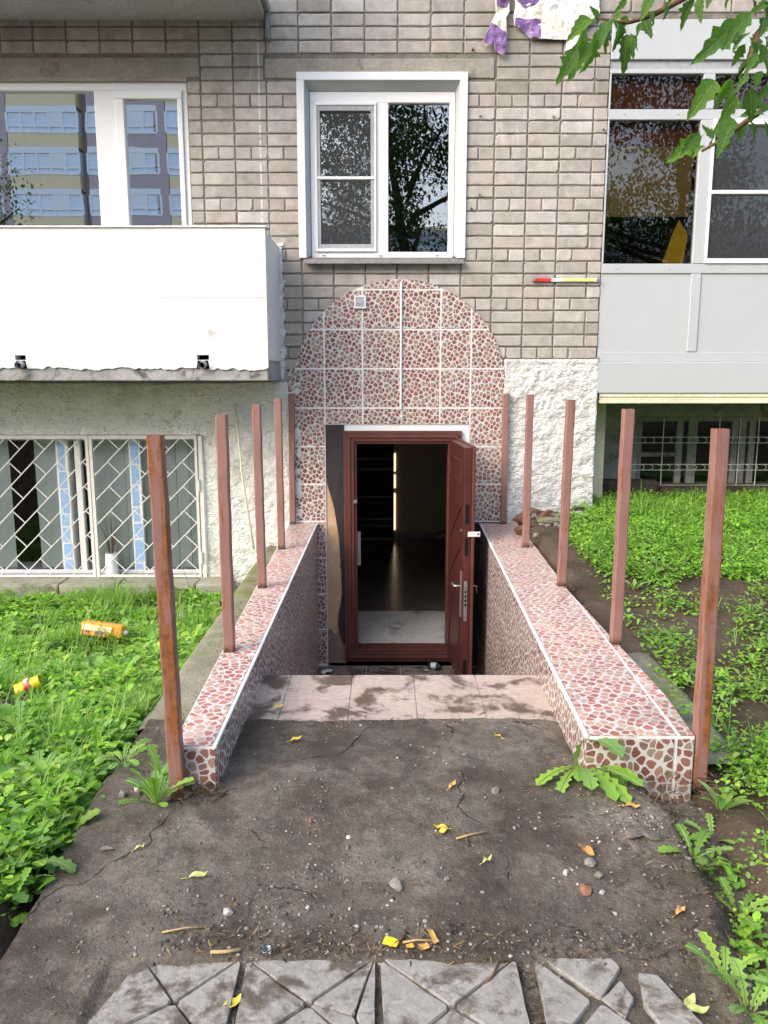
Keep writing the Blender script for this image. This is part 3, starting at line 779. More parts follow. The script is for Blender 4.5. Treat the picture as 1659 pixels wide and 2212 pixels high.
# white welded grille -------------------------------------------------
gr = grp('window_grille'); GY = -.035
def barbox(p, q, w, name='bar', dpt=None):
    p = Vector(p); q = Vector(q); t = (q - p).normalized(); s_ = Vector((t.z, 0, -t.x)) * w / 2; d_ = (dpt or w)
    MB().prism([p - s_, q - s_, q + s_, p + s_], (0, d_, 0)).build(name, m_whitesteel, gr)
XD, XR, XL = -2.525, -1.600, -4.35
zlo, zhi = BW[2] + .012, BW[3] - .014
for (a, b_) in ((XL, XD - .016), (XD + .016, XR)):
    barbox((a, GY, zhi), (b_, GY, zhi), .030, 'frame_bar', .02); barbox((a, GY, zlo), (b_, GY, zlo), .022, 'frame_bar', .02)
for xx, w in ((XD - .016, .026), (XD + .016, .026), (XR - .012, .022), (XR + .028, .034)):
    barbox((xx, GY - .002, zlo - .012), (xx, GY - .002, zhi + .012), w, 'frame_bar', .022)
for zz in (.52, -.12): MB().tube([(XR + .008, GY - .012, zz - .05), (XR + .008, GY - .012, zz + .05)], .009, 8).build('hinge', m_whitesteel, gr)
PITCHB = .213
def clip_seg(p, q, x0, x1, z0, z1):
    t0, t1 = 0., 1.; dx, dz = q[0] - p[0], q[1] - p[1]
    for pp_, qq in ((-dx, p[0] - x0), (dx, x1 - p[0]), (-dz, p[1] - z0), (dz, z1 - p[1])):
        if abs(pp_) < 1e-9:
            if qq < 0: return None
        else:
            r_ = qq / pp_
            if pp_ < 0: t0 = max(t0, r_)
            else: t1 = min(t1, r_)
    if t0 >= t1: return None
    return (p[0] + t0 * dx, p[1] + t0 * dz), (p[0] + t1 * dx, p[1] + t1 * dz)
for (a, b_) in ((XL, XD - .03), (XD + .03, XR - .024)):
    base = atY(345, 943, GY).x if a < XD - .5 else atY(363, 943, GY).x
    for k in range(-24, 24):
        c0 = -2.80 + k * PITCHB + (0 if a < XD - .5 else .0)
        s_ = clip_seg((c0 - 2, zhi - 2), (c0 + 2, zhi + 2), a, b_, zlo, zhi)
        if s_:
            barbox((s_[0][0], GY + .004, s_[0][1]), (s_[1][0], GY + .004, s_[1][1]), .0085, 'bar', .009)
        for j in range(0, 8):
            px_, pz_ = c0 - j * PITCHB + .0, zhi - j * PITCHB
            if (k - 0) % 1 == 0:
                q_ = clip_seg((px_ + .004, pz_ - .004), (px_ + PITCHB / 2, pz_ - PITCHB / 2), a, b_, zlo, zhi)
                if q_ and math.hypot(q_[0][0] - q_[1][0], q_[0][1] - q_[1][1]) > .02:
                    barbox((q_[0][0], GY + .006, q_[0][1]), (q_[1][0], GY + .006, q_[1][1]), .0075, 'bar', .008)

# tiled arch surround -------------------------------------------------
ts = grp('tile_surround')
def arch_poly(m=0., n=40, zbot=.19):
    r_ = .90 - m
    pts = [(.13 + r_ * math.cos(a), 1.336 + r_ * math.sin(a)) for a in np.linspace(0, math.pi, n)]
    return [(pts[0][0], zbot)] + pts + [(pts[-1][0], zbot)]
def clip_poly(poly, clip):
    out = poly
    for k in range(len(clip)):
        a, b_ = clip[k], clip[(k + 1) % len(clip)]
        def side(p): return (b_[0] - a[0]) * (p[1] - a[1]) - (b_[1] - a[1]) * (p[0] - a[0])
        inp = out; out = []
        for i in range(len(inp)):
            p, q = inp[i - 1], inp[i]; sp_, sq = side(p), side(q)
            if sq >= 0:
                if sp_ < 0: t = sp_ / (sp_ - sq); out.append((lerp(p[0], q[0], t), lerp(p[1], q[1], t)))
                out.append(q)
            elif sp_ >= 0: t = sp_ / (sp_ - sq); out.append((lerp(p[0], q[0], t), lerp(p[1], q[1], t)))
        if len(out) < 3: return None
    return out
def area(p): return .5 * abs(sum(p[i - 1][0] * p[i][1] - p[i][0] * p[i - 1][1] for i in range(len(p))))
AP = arch_poly()
def dedupe(p):
    o = []
    for q in p:
        if not o or math.hypot(q[0] - o[-1][0], q[1] - o[-1][1]) > 1e-4: o.append(q)
    if len(o) > 1 and math.hypot(o[0][0] - o[-1][0], o[0][1] - o[-1][1]) < 1e-4: o.pop()
    return o
hl = [2.30, 2.151, 1.828, 1.505, 1.176, .848, .522, .196, -.13, -.456, -.782, -1.11]
vl = [-.83, -.502, -.181, .147, .474, .731, 1.06]
G = .0135
back = MB()
for (a, b_, c_, d_) in ((-.80, 1.05, 1.036, 2.25), (-.80, -.502, -1.2, 1.036), (.731, 1.05, .19, 1.036)):
    cp = arch_poly(.004, 40, -1.2)
    pl = clip_poly([(a, c_), (b_, c_), (b_, d_), (a, d_)], cp)
    back.prism([(p[0], -.0122, p[1]) for p in dedupe(pl)], (0, .040, 0))
back.build('grout_bed', m_grout, ts)
AP2 = arch_poly(0, 40, -1.2)
for i in range(len(vl) - 1):
    for j in range(len(hl) - 1):
        x0, x1, z1, z0 = vl[i] + G / 2, vl[i + 1] - G / 2, hl[j] - G / 2, hl[j + 1] + G / 2
        if z1 < 1.0 and .731 > x0 > -.51: continue
        if j == len(hl) - 1: continue
        if z0 < 1.036 < z1 and -.51 < x0 < .72: z0 = 1.040
        if z1 < .20 and i != 0: continue
        pl = clip_poly([(x0, z0), (x1, z0), (x1, z1), (x0, z1)], AP2)
        if not pl: continue
        pl = dedupe(pl)
        if area(pl) < .0006: continue
        jy = random.uniform(-.0008, .0008)
        MB().prism([(p[0], -.014 + jy, p[1]) for p in pl], (0, .010, 0)).build('tile', m_peb, ts)
# little patch of tile left of the arch foot
MB().box(-.812, -.772, -.013, -.003, 1.31, 1.503).build('tile', m_peb, ts)
# cable duct and loose wires, vent
part(MB().box(.133, .149, -.030, -.0155, 1.165, 2.215), 'cable_duct', m_pvc, bevel=.002)
part(MB().tube([atY(868, 886, -.02), atY(872, 893, -.035), atY(878, 896, -.04), atY(866, 905, -.035), atY(858, 912, -.03)], .003, 6)
     .tube([atY(862, 905, -.03), atY(846, 905, -.04), atY(836, 901, -.045), atY(838, 908, -.04), atY(850, 913, -.03), atY(862, 911, -.025)], .003, 6), 'loose_wire', m_shelf)
vg = grp('vent_grille')
mb = MB()
for (a, b_, c_, d_) in ((-.249, -.149, 1.997, 2.010), (-.249, -.149, 2.086, 2.099), (-.249, -.233, 2.010, 2.086), (-.165, -.149, 2.010, 2.086)): mb.box(a, b_, -.030, -.0155, c_, d_)
mb.build('frame', m_pvc, vg, bevel=.002)
MB().box(-.233, -.165, -.017, -.0155, 2.010, 2.086).build('backing', m_grey, vg)
for k in range(8):
    z = 2.014 + k * .0092; MB().prism([(-.233, -.028, z), (-.165, -.028, z), (-.165, -.019, z + .006), (-.233, -.019, z + .006)], (0, .001, -.001)).build('slat', m_pvc, vg)

# door frame, panels and leaf ------------------------------------------
part(MB().box(-.345, .728, -.006, .02, .976, 1.033).box(.655, .728, -.006, .02, .20, .976), 'filler_panel', m_pvc)
dp = [(-.500, 1.033), (-.340, 1.033), (-.340, -.93), (-.362, -.92), (-.405, -.78), (-.410, -.72), (-.400, -.62), (-.385, -.55), (-.372, -.45), (-.380, -.20), (-.395, .05), (-.430, .30), (-.462, .42), (-.490, .52), (-.500, .60)]
part(MB().prism([(x_, -.013 - (.004 if z_ < .4 else 0), z_) for x_, z_ in dp], (0, .008, 0)), 'torn_covering', m_black)
part(MB().box(-.50, -.345, -.0135, -.006, .985, 1.028), 'covering_edge', m_black)
part(MB().box(-.500, -.340, -.003, .02, -1.10, .60), 'fibreboard', m_ply)
part(MB().prism([(-.500, -.0045, -1.10), (-.350, -.0045, -1.10), (-.352, -.0045, -.95), (-.40, -.0045, -.80), (-.44, -.0045, -.83), (-.47, -.0045, -.78), (-.50, -.0045, -.80)], (0, .001, 0)), 'dirty_patch', m_plyd)
part(MB().box(.655, .84, -.016, .02, -1.12, .190), 'gap_shade_panel', m_black)  # black sheet painted in for the dark gap beside the leaf
fr = MB()
x0, x1, z0, z1 = -.347, .664, -1.075, .984
for (ins0, ins1, ya, yb) in ((0, .032, -.040, .02), (.032, .060, -.055, .02), (.060, .090, -.046, .05), (.090, .112, -.030, .14)):
    a0, a1, c0, c1 = x0 + ins0, x1 - ins0, z0 + ins0, z1 - ins0; b0, b1, e0, e1 = x0 + ins1, x1 - ins1, z0 + ins1, z1 - ins1
    fr.prism([(a0, ya, c1), (a1, ya, c1), (b1, ya, e1), (b0, ya, e1)], (0, yb - ya, 0))
    fr.prism([(a0, ya, c0), (a0, ya, c1), (b0, ya, e1), (b0, ya, e0)], (0, yb - ya, 0))
    fr.prism([(a1, ya, c0), (a1, ya, c1), (b1, ya, e1), (b1, ya, e0)], (0, yb - ya, 0))
    fr.prism([(a0, ya, c0), (a1, ya, c0), (b1, ya, e0), (b0, ya, e0)], (0, yb - ya, 0))
part(fr, 'door_frame', m_doorfr, bevel=.004, seg=2)
dl = empty('entrance_door', (.560, -.055 - .3, 0), bld, R(-86.5))
# local axes: x along the leaf from hinge to free edge, y through the thickness (towards +x of the world), z up
zb_, zt = -.985, .915; Lf = .80
MB().box(0, Lf, 0, .058, zb_, zt).build('leaf', m_door, dl, bevel=.005, seg=2)
mb = MB()
mb.box(-.02, Lf + .022, .0585, .082, zb_ - .02, zt + .012)
mb.build('outer_skin', m_doorfr, dl, bevel=.006, seg=2)
for (za, zc_) in ((-.88, -.30), (.62, .80)):
    mb = MB()
    for (a, b_, c_, d_) in ((.12, .68, za, za + .02), (.12, .68, zc_ - .02, zc_), (.12, .14, za + .02, zc_ - .02), (.66, .68, za + .02, zc_ - .02)): mb.box(a, b_, -.010, .001, c_, d_)
    mb.build('moulding', m_door, dl, bevel=.004)
mb = MB()
mb.prism([(.12, -.009, -.22), (.68, -.009, .12), (.68, -.009, .145), (.12, -.009, -.195)], (0, .009, 0)).prism([(.12, -.009, .10), (.68, -.009, .44), (.68, -.009, .465), (.12, -.009, .125)], (0, .009, 0))
mb.build('moulding', m_door, dl, bevel=.003)
XE = Lf
for (za, zc_) in ((.33, .48), (.08, .22), (-.93, -.76)):
    MB().box(XE, XE + .0022, .012, .040, za, zc_).build('bolt_slot', m_dark, dl)
MB().box(XE, XE + .006, .010, .036, -.44, -.12).build('lock_plate', m_steel, dl, bevel=.001)
for k in range(4): MB().box(XE + .006, XE + .0075, .016, .030, -.32 + k * .035, -.30 + k * .035).build('lock_slot', m_dark, dl)
MB().box(.735, .775, -.012, -.0005, -.42, -.05).build('handle_plate', m_steel, dl, bevel=.003)
MB().tube([(.755, -.012, -.17), (.755, -.055, -.17), (.64, -.058, -.175)], .010, 8).build('handle', m_steel, dl, smooth=True)
MB().tube([(.755, .082, -.17), (.755, .115, -.17), (.72, .125, -.24)], .007, 8).build('handle', m_steel, dl, smooth=True)
MB().box(XE + .023, XE + .026, .030, .125, .235, .275).build('hasp', m_whitesteel, dl, bevel=.001)
MB().box(XE + .0262, XE + .027, .104, .116, .248, .262).build('hasp_hole', m_dark, dl)
MB().tube([(.70, -.006, .26), (.70, .0, .26)], .012, 10).build('peephole', m_steel, dl)
for zz in (.62, -.75): MB().tube([(-.012, .058, zz - .06), (-.012, .058, zz + .06)], .012, 8).build('hinge', m_steel, dl, smooth=True)
o = MB().box(-.236, -.205, .001, .03, -.20, .10); part(o, 'strike_plate', m_steel)
o = MB().box(-.262, -.232, -.058, -.02, .36, .39); part(o, 'staple', m_steel, bevel=.003)

# room behind the door --------------------------------------------------
rr = grp('basement_room')
FZ = -.985
MB().face([(-1.4, .14, FZ), (1.6, .14, FZ), (1.6, 1.2, FZ), (-1.4, 1.2, FZ)]).build('threshold_floor', m_grout, rr)
for i, (a, b_) in enumerate(((-.66, .02), (.026, .70))):
    for (c_, d_) in ((.16, .20), (.205, .80), (.806, 1.19)):
        MB().box(a, b_, c_, d_, FZ + .001, FZ + .007).build('floor_tile', m_intile, rr)
MB().box(-1.4, 1.9, 1.2, 5.1, FZ - .10, FZ - .004).build('floor', m_infloor, rr)
w_ = MB()
w_.box(-1.5, 2.0, 5.0, 5.1, FZ - .1, 1.3).box(-1.5, -1.4, .39, 5.0, FZ - .1, 1.3).box(1.9, 2.0, .39, 5.0, FZ - .1, 1.3).box(-1.5, 2.0, .39, 5.1, 1.3, 1.4)
w_.box(-1.4, -.42, .385, .40, FZ - .1, 1.3).box(.70, 1.9, .385, .40, FZ - .1, 1.3)
w_.build('room_wall', m_inwall, rr)
MB().box(.20, 1.9, 4.97, 4.998, FZ, FZ + .10).build('skirting', m_intile, rr)
MB().box(-1.4, .14, 4.60, 4.64, FZ, 1.28).build('shelf_back', m_black, rr)
for zz in (.62, .25, .10, -.30, -.62, -.72, -.92): MB().box(-1.4, .135, 4.52, 4.60, zz, zz + .03).build('shelf_rail', m_shelf, rr)
m_slit = bpy.data.materials.new('daylight_glow'); m_slit.use_nodes = True
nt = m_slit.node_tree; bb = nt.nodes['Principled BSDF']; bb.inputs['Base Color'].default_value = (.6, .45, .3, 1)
bb.inputs['Emission Color'].default_value = (1, .72, .5, 1); bb.inputs['Emission Strength'].default_value = .7  # glowing strips stand in for daylight through a gap; the wall is closed
for za, zb2 in ((-.86, -.30), (-.22, -.02), (.03, .30), (.52, .98)): MB().box(.150, .172, 4.99, 4.999, za, zb2).build('glowing_gap_strip', m_slit, rr)
MB().tube([(.9 + .22 * math.cos(a), 4.3 + .1 * math.sin(a * 1.7), FZ + .12 + .11 * math.sin(a)) for a in np.linspace(0, 9, 30)], .007, 5).build('cable_coil', m_black, rr)
part(MB().box(.32, .52, 4.985, 4.999, .50, .62), 'switch_box', m_shelf)

# right glazed loggia ----------------------------------------------------
lg = grp('loggia')
LX = 1.800; RX = 5.4
MB().box(LX, RX, -.010, .05, 3.918, 4.210).build('top_panel', m_pvcL, lg, bevel=.004)
MB().box(LX, RX, .012, .05, 3.850, 3.917).build('head_strip', m_grey, lg)
fr = MB()
fr.box(LX, RX, .0, .06, 3.818, 3.849).box(LX, RX, .0, .06, 3.474, 3.552).box(LX, RX, .0, .06, 2.283, 2.360)
fr.box(2.548, 2.640, -.003, .063, 2.361, 3.473).box(2.548, 2.640, -.003, .063, 3.553, 3.817)
fr.box(3.42, 3.51, -.003, .063, 2.361, 3.473).box(3.42, 3.51, -.003, .063, 3.553, 3.817).box(LX, LX + .014, .0, .06, 2.361, 3.473).box(LX, LX + .014, 0, .06, 3.553, 3.817)
fr.build('frame', m_pvcL, lg, bevel=.004, seg=2)
sa = MB()
for (a, b_, c_, d_) in ((2.641, 3.419, 2.361, 2.40), (2.641, 3.419, 3.435, 3.473), (2.641, 2.665, 2.401, 3.434), (3.39, 3.419, 2.401, 3.434), (2.666, 3.389, 2.905, 2.935)): sa.box(a, b_, -.014, .05, c_, d_)
sa.build('sash', m_pvc, lg, bevel=.004, seg=2)
MB().box(2.666, 3.389, .0, .001, 2.401, 2.904).build('insect_screen', m_screen, lg)
MB().box(2.666, 3.389, .0, .001, 2.936, 3.434).build('insect_screen', m_screen, lg)
for (a, b_, c_, d_) in ((LX + .014, 2.548, 2.36, 3.474), (LX + .014, 2.548, 3.552, 3.818), (2.64, 3.42, 2.36, 3.474), (2.64, 3.42, 3.552, 3.818), (3.51, RX, 2.36, 3.474), (3.51, RX, 3.552, 3.818)):
    MB().face([(a, .03, c_), (b_, .03, c_), (b_, .03, d_), (a, .03, d_)]).build('pane', m_glassR, lg)
for xx in (1.93, 2.36, 2.80): 
    MB().box(xx - .010, xx + .010, -.003, .001, 2.315, 2.321).build('drain_cap', m_grey, lg)
    MB().box(xx - .010, xx + .010, -.003, .001, 3.51, 3.516).build('drain_cap', m_grey, lg)
for a, b_ in ((LX, 2.548), (2.632, 3.42), (3.50, RX)): MB().box(a, b_, .012, .05, 1.645, 2.282).build('panel', m_pvcL, lg)
for a, b_ in ((2.549, 2.631), (3.421, 3.499)): MB().box(a, b_, .0, .05, 1.645, 2.282).build('panel_stile', m_pvcL, lg, bevel=.004)
MB().box(LX, RX, .004, .05, 1.565, 1.644).build('bottom_rail', m_pvcL, lg, bevel=.004)
MB().box(LX, RX, -.016, .05, 1.300, 1.564).build('apron', m_pvcL, lg, bevel=.006)
mb = MB()
for k, (za, zb2, yy) in enumerate(((1.268, 1.298, -.004), (1.246, 1.267, .004), (1.215, 1.245, -.008))): mb.box(1.83, RX, yy, .95, za, zb2)
mb.build('floor_beam', m_cream, lg, bevel=.003)
m_blindbr = surf('brown_roller_blind', (.16, .05, .03), (.21, .075, .05), 3, .8, .2)
m_blindol = surf('olive_curtain', (.26, .20, .08), (.34, .27, .12), 4, .85, .2)
MB().box(1.82, 2.56, .10, .11, 3.30, 3.83).build('roller_blind', m_blindbr, lg)
MB().box(2.62, 4.2, .10, .11, 3.45, 3.83).build('roller_blind', m_blindbr, lg)
MB().box(1.82, 2.54, .105, .115, 2.75, 3.299).build('curtain', m_blindol, lg)
m_yel = surf('yellow_cloth', (.62, .42, .03), (.72, .50, .05), 6, .8, .2)
cy = [(2.33, .09, 2.37), (2.50, .09, 2.37), (2.53, .09, 2.60), (2.45, .09, 2.72), (2.40, .09, 2.60)]
MB().prism(cy, (0, .02, 0)).build('yellow_curtain', m_yel, lg)
rm(1.82, 5.3, .1, 2.5, 1.7, 4.2)

# basement wall set back under the loggia ---------------------------------
rb = grp('recessed_basement')
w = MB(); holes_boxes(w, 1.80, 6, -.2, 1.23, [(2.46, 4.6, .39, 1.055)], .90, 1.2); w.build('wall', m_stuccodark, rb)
MB().box(1.815, 2.64, .72, .90, .20, .455).build('ledge', m_ledge, rb, bevel=.03, seg=2)
MB().box(2.645, 5.2, .76, .90, .20, .385).build('ledge', m_ledge, rb, bevel=.03, seg=2)
fr = MB()
for a, b_ in ((2.46, 2.53), (2.865, 2.93), (2.98, 3.07), (3.41, 3.47), (3.50, 3.55), (3.58, 3.64), (4.0, 4.1)): fr.box(a, b_, .98, 1.04, .395, 1.05)
fr.box(2.46, 4.6, .985, 1.035, 1.005, 1.051).box(2.53, 2.865, .985, 1.035, .66, .70)
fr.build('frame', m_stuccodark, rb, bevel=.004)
MB().face([(2.46, 1.01, .39), (4.6, 1.01, .39), (4.6, 1.01, 1.05), (2.46, 1.01, 1.05)]).build('pane', m_glassB, rb)
rg = MB()
for zz in (.535, .590, .80, .855): rg.box(2.40, 4.4, .893, .899, zz, zz + .006)
for xx in np.arange(2.50, 4.4, .085):
    for zz in (.535, .80):
        rg.tube([(xx + .03 * math.cos(a) * (1.2 if math.cos(a) > 0 else .3), .89, zz + .030 + .026 * math.sin(a)) for a in np.linspace(-1.6, 1.6, 8)], .003, 4)
for xx in (2.70, 3.24, 3.44, 3.62): rg.box(xx, xx + .007, .886, .892, .39, 1.05)
rg.build('grille', m_whitesteel, rb)
rm(2.4, 4.7, 1.2, 2.2, .3, 1.2)
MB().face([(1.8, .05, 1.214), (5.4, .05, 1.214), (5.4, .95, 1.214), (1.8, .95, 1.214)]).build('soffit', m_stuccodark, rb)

# =================================================================== STAIRS AND SIDE WALLS
stp = empty('staircase', (.1, -3.1, -1.12)); tag(stp, 'beige tiled stairs going down from the concrete path to the doorway', 'stairs')
def sp(mb, name, mats, **kw):
    o = mb.build(name, mats, stp, **kw); o.location = (-.1, 3.1, 1.12); return o
sp(MB().box(-.66, .93, -3.70, -3.125, -1.30, -.008), 'landing_bed', m_grout)
tx = [-.64, -.455, -.155, .145, .445, .90]
for i in range(5):
    for (a, b_) in ((-3.735, -3.415), (-3.412, -3.112)):
        sp(MB().box(tx[i] + .0018, tx[i + 1] - .0018, a + .0018, b_ - .0018, -.0075, random.uniform(-.0006, .0008)), 'tile', m_ftile, bevel=.0015)
NS = 6
for k in range(NS - 1):
    zt_ = -(k + 1) * 1.12 / NS; ya = -3.12 + k * .29
    sp(MB().box(-.66, .93, ya, ya + .292, -1.30, zt_ - .009), 'step', m_grout)
    for i in range(5): sp(MB().box(tx[i] + .002, tx[i + 1] - .002, ya + .002, ya + .300, zt_ - .008, zt_), 'tile', m_ftile)
yb0 = -3.12 + (NS - 1) * .29
sp(MB().box(-.66, .93, yb0, -.006, -1.35, -1.128), 'pit_floor', m_grout)
ty = [yb0 + .003, -1.35, -1.02, -.69, -.36, -.03]
for i in range(5):
    for j in range(5): sp(MB().box(tx[i] + .002, tx[i + 1] - .002, ty[j] + .002, ty[j + 1] - .002, -1.127, -1.12), 'tile', m_ftiled)

WT = .18
def side_wall(name, label, outer, inner, yf, yb, sgn, zbase_front, topcols, first):
    """outer/inner: functions y->x ; sgn=+1 when the inner face looks towards +x"""
    e = empty(name, (outer(yf), yf, 0)); tag(e, label, 'wall')
    def add(mb, nm, mats, **kw):
        o = mb.build(nm, mats, e, **kw); o.location = (-outer(yf), -yf, 0); return o
    T = .0045
    ysn = list(np.linspace(yf + T, yb, 9)); core = MB()
    poly = [(outer(y), y, WT - T) for y in ysn] + [(inner(y) - sgn * T, y, WT - T) for y in reversed(ysn)]
    core.prism(poly, (0, 0, -1.55)); add(core, 'wall_core', m_grout)
    yl = [yf + .0]; y = yf + first
    while y < yb - .05: yl.append(y); y += .3335
    yl.append(yb)
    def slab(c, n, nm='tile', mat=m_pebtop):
        c = [Vector(q) for q in c]; n = Vector(n)
        e1 = (c[1] - c[0]); e2 = (c[3] - c[0]); l1, l2 = e1.length, e2.length
        if l1 < .012 or l2 < .012: return
        gx, gy = .0048 / l1, .0048 / l2
        def P(u, v): return c[0].lerp(c[1], u).lerp(c[3].lerp(c[2], u), v) + n * random.uniform(-.0003, .0003)
        q = [P(gx, gy), P(1 - gx, gy), P(1 - gx, 1 - gy), P(gx, 1 - gy)]
        add(MB().prism(q, -n * (T + .0005)), nm, mat)
    for a, b_ in zip(yl[:-1], yl[1:]):
        for (u0, u1) in topcols:
            def X(y, u):
                xi = inner(y) - sgn * .010
                if u == 'o': return outer(y)
                if u == 'i': return xi
                return xi - sgn * u
            xa0, xa1, xb0, xb1 = X(a, u0), X(a, u1), X(b_, u0), X(b_, u1)
            slab([(xa0, a, WT), (xa1, a, WT), (xb1, b_, WT), (xb0, b_, WT)], (0, 0, 1))
        zl = [WT - .010, WT - .343, WT - .676, WT - 1.010, -1.125]
        for j in range(4):
            slab([(inner(a), a, zl[j]), (inner(b_), b_, zl[j]), (inner(b_), b_, zl[j + 1]), (inner(a), a, zl[j + 1])], (sgn, 0, 0), mat=m_peb)
    # front end
    cols = []
    for (u0, u1) in topcols:
        def X(y, u):
            xi = inner(y)
            return outer(y) if u == 'o' else xi if u == 'i' else xi - sgn * u
        slab([(X(yf, u0), yf, WT - .010), (X(yf, u1), yf, WT - .010), (X(yf, u1), yf, -.12), (X(yf, u0), yf, -.12)], (0, -1, 0), mat=m_peb)
    # white edging along the inner arris
    ed = MB()
    xa, xb = inner(yf), inner(yb)
    for (o1, z1_) in ((.001, WT + .001),):
        ed.prism([(xa + sgn * .0015, yf - .001, WT + .0012), (xb + sgn * .0015, yb, WT + .0012), (xb - sgn * .0095, yb, WT + .0012), (xa - sgn * .0095, yf - .001, WT + .0012)], (0, 0, -.0105))
    add(ed, 'edging', m_trim)
    return e
lo_ = lambda y: lerp(-.742, -.825, (y + 4.24) / 4.24)
li_ = lambda y: lerp(-.588, -.580, (y + 4.24) / 4.24)
ri_ = lambda y: lerp(.724, .832, (y + 4.16) / 4.16)
ro_ = lambda y: lerp(1.150, 1.062, (y + 4.16) / 4.16) if y > -4.06 else 1.119
side_wall('retaining_wall', 'narrow pebble-tiled retaining wall on the left of the stairs', lo_, li_, -4.24, -.004, 1, 0, [('o', 'i')], .255)
side_wall('retaining_wall', 'wide pebble-tiled retaining wall on the right of the stairs', ro_, ri_, -4.16, -.004, -1, 0, [(.325, 'i'), ('o', .329)], .33)

# =================================================================== POSTS
def post(label, x, y, z0, ztop, lean, rusty, rz=0.):
    h = ztop - z0; w = .025
    mb = MB(); n = 12
    sec = []
    for (cx, cy, a0) in ((w - .006, w - .006, 0), (-w + .006, w - .006, 90), (-w + .006, -w + .006, 180), (w - .006, -w + .006, 270)):
        for k in range(3): a = R(a0 + 45 * k); sec.append((cx + .006 * math.cos(a), cy + .006 * math.sin(a)))
    m = len(sec)
    for k in range(n + 1):
        t = k / n; wob = .0012 * math.sin(k * 2.1 + x * 9)
        for (sx_, sy_) in sec: mb.v.append((sx_ + lean * t + wob * (0 < k < n), sy_, h * t))
    for k in range(n):
        for j in range(m): mb.f.append((k * m + j, k * m + (j + 1) % m, (k + 1) * m + (j + 1) % m, (k + 1) * m + j)); mb.m.append(0)
    # cut open top: rim, inner walls
    i0 = len(mb.v)
    for (sx_, sy_) in sec: mb.v.append((sx_ * .86 + lean, sy_ * .86, h))
    for (sx_, sy_) in sec: mb.v.append((sx_ * .86 + lean, sy_ * .86, h - .06))
    for j in range(m):
        mb.f.append((n * m + j, n * m + (j + 1) % m, i0 + (j + 1) % m, i0 + j)); mb.m.append(0)
        mb.f.append((i0 + j, i0 + (j + 1) % m, i0 + m + (j + 1) % m, i0 + m + j)); mb.m.append(0)
    mb.f.append(tuple(i0 + m + j for j in range(m))); mb.m.append(0)
    o = mb.build('steel_post', m_postr if rusty else m_post, None)
    o.location = (x, y, z0); o.rotation_euler = (0, 0, rz)
    tag(o, label, 'post', 'brown steel posts beside the stairs'); return o
post('rusty brown post standing on the ground at the front end of the left wall', -.718, -4.272, -.02, 1.267, -.019, True, .02)
post('brown post on the left wall, second from the camera', -.725, -3.27, WT, 1.283, .001, False)
post('brown post on the left wall, beside the leaning pale stick', -.742, -2.135, WT, 1.284, -.006, False)
post('brown post on the left wall, last one before the building', -.762, -1.047, WT, 1.286, -.002, False)
post('brown post fixed against the left edge of the tiled arch', -.793, -.045, WT, 1.298, .012, False)
post('rusty brown post standing on the ground at the front end of the right wall', 1.150, -4.135, -.03, 1.277, -.009, True, -.02)
post('brown post on the right wall, second from the camera', 1.117, -3.16, WT, 1.302, .004, False)
post('brown post on the right wall, third from the camera', 1.090, -2.093, WT, 1.311, .012, False)
post('brown post on the right wall, in front of the white stucco', 1.064, -.982, WT, 1.315, -.001, False)
post('brown post fixed against the right edge of the tiled arch', 1.036, -.045, WT, 1.298, -.008, False)

# =================================================================== PAVING SLABS
pav = empty('paving', (0, -5.2, -.05)); tag(pav, None, kind='structure')
def tri_seg(parent, pts, zt_, seed):
    rnd = random.Random(seed); c = Vector((sum(p[0] for p in pts) / len(pts), sum(p[1] for p in pts) / len(pts)))
    def inset(pp_, d_):
        ar = sum(pp_[i - 1][0] * pp_[i][1] - pp_[i][0] * pp_[i - 1][1] for i in range(len(pp_))); sg = 1 if ar > 0 else -1; out = []
        for k in range(len(pp_)):
            p0, p1, p2 = Vector(pp_[k - 1]), Vector(pp_[k]), Vector(pp_[(k + 1) % len(pp_)])
            u, v = (p1 - p0).normalized(), (p2 - p1).normalized(); nu, nv = Vector((-u.y, u.x)) * sg, Vector((-v.y, v.x)) * sg
            bis = (nu + nv); out.append(p1 + bis * (d_ / max(.35, 1 + nu.dot(nv))))
        return out
    base_ = inset(pts, .0022); q = []
    for k in range(len(base_)):
        a = base_[k]; b_ = base_[(k + 1) % len(base_)]
        for t in (.04, .3, .5, .7, .96):
            p = a.lerp(b_, t); q.append(p + (c - p).normalized() * rnd.uniform(0, .0030))
    mb = MB(); n = len(q); tz = rnd.uniform(-.002, .002); tx_, ty_ = rnd.uniform(-.015, .015), rnd.uniform(-.015, .015)
    def Z(p): return zt_ + tz + tx_ * (p.x - c.x) + ty_ * (p.y - c.y)
    ins = [p + (c - p).normalized() * .003 for p in q]
    mb.v = [(p.x, p.y, Z(p)) for p in ins] + [(p.x, p.y, Z(p) - .006) for p in q] + [(p.x, p.y, zt_ - .05) for p in q]
    mb.f = [tuple(range(n))]; mb.m = [0]
    for r_ in (0, n):
        for k in range(n): mb.f.append((r_ + k, r_ + n + k, r_ + n + (k + 1) % n, r_ + (k + 1) % n)); mb.m.append(0)
    o = mb.build('slab_segment', m_paver, parent); o.location = (0, 5.2, .05); return o
PZ = -.050
cols = [(-.648, -.371), (-.362, -.023), (-.012, .346), (.358, .675)]
rows = [(-5.30, -4.985), (-5.64, -5.32)]
sd = 0
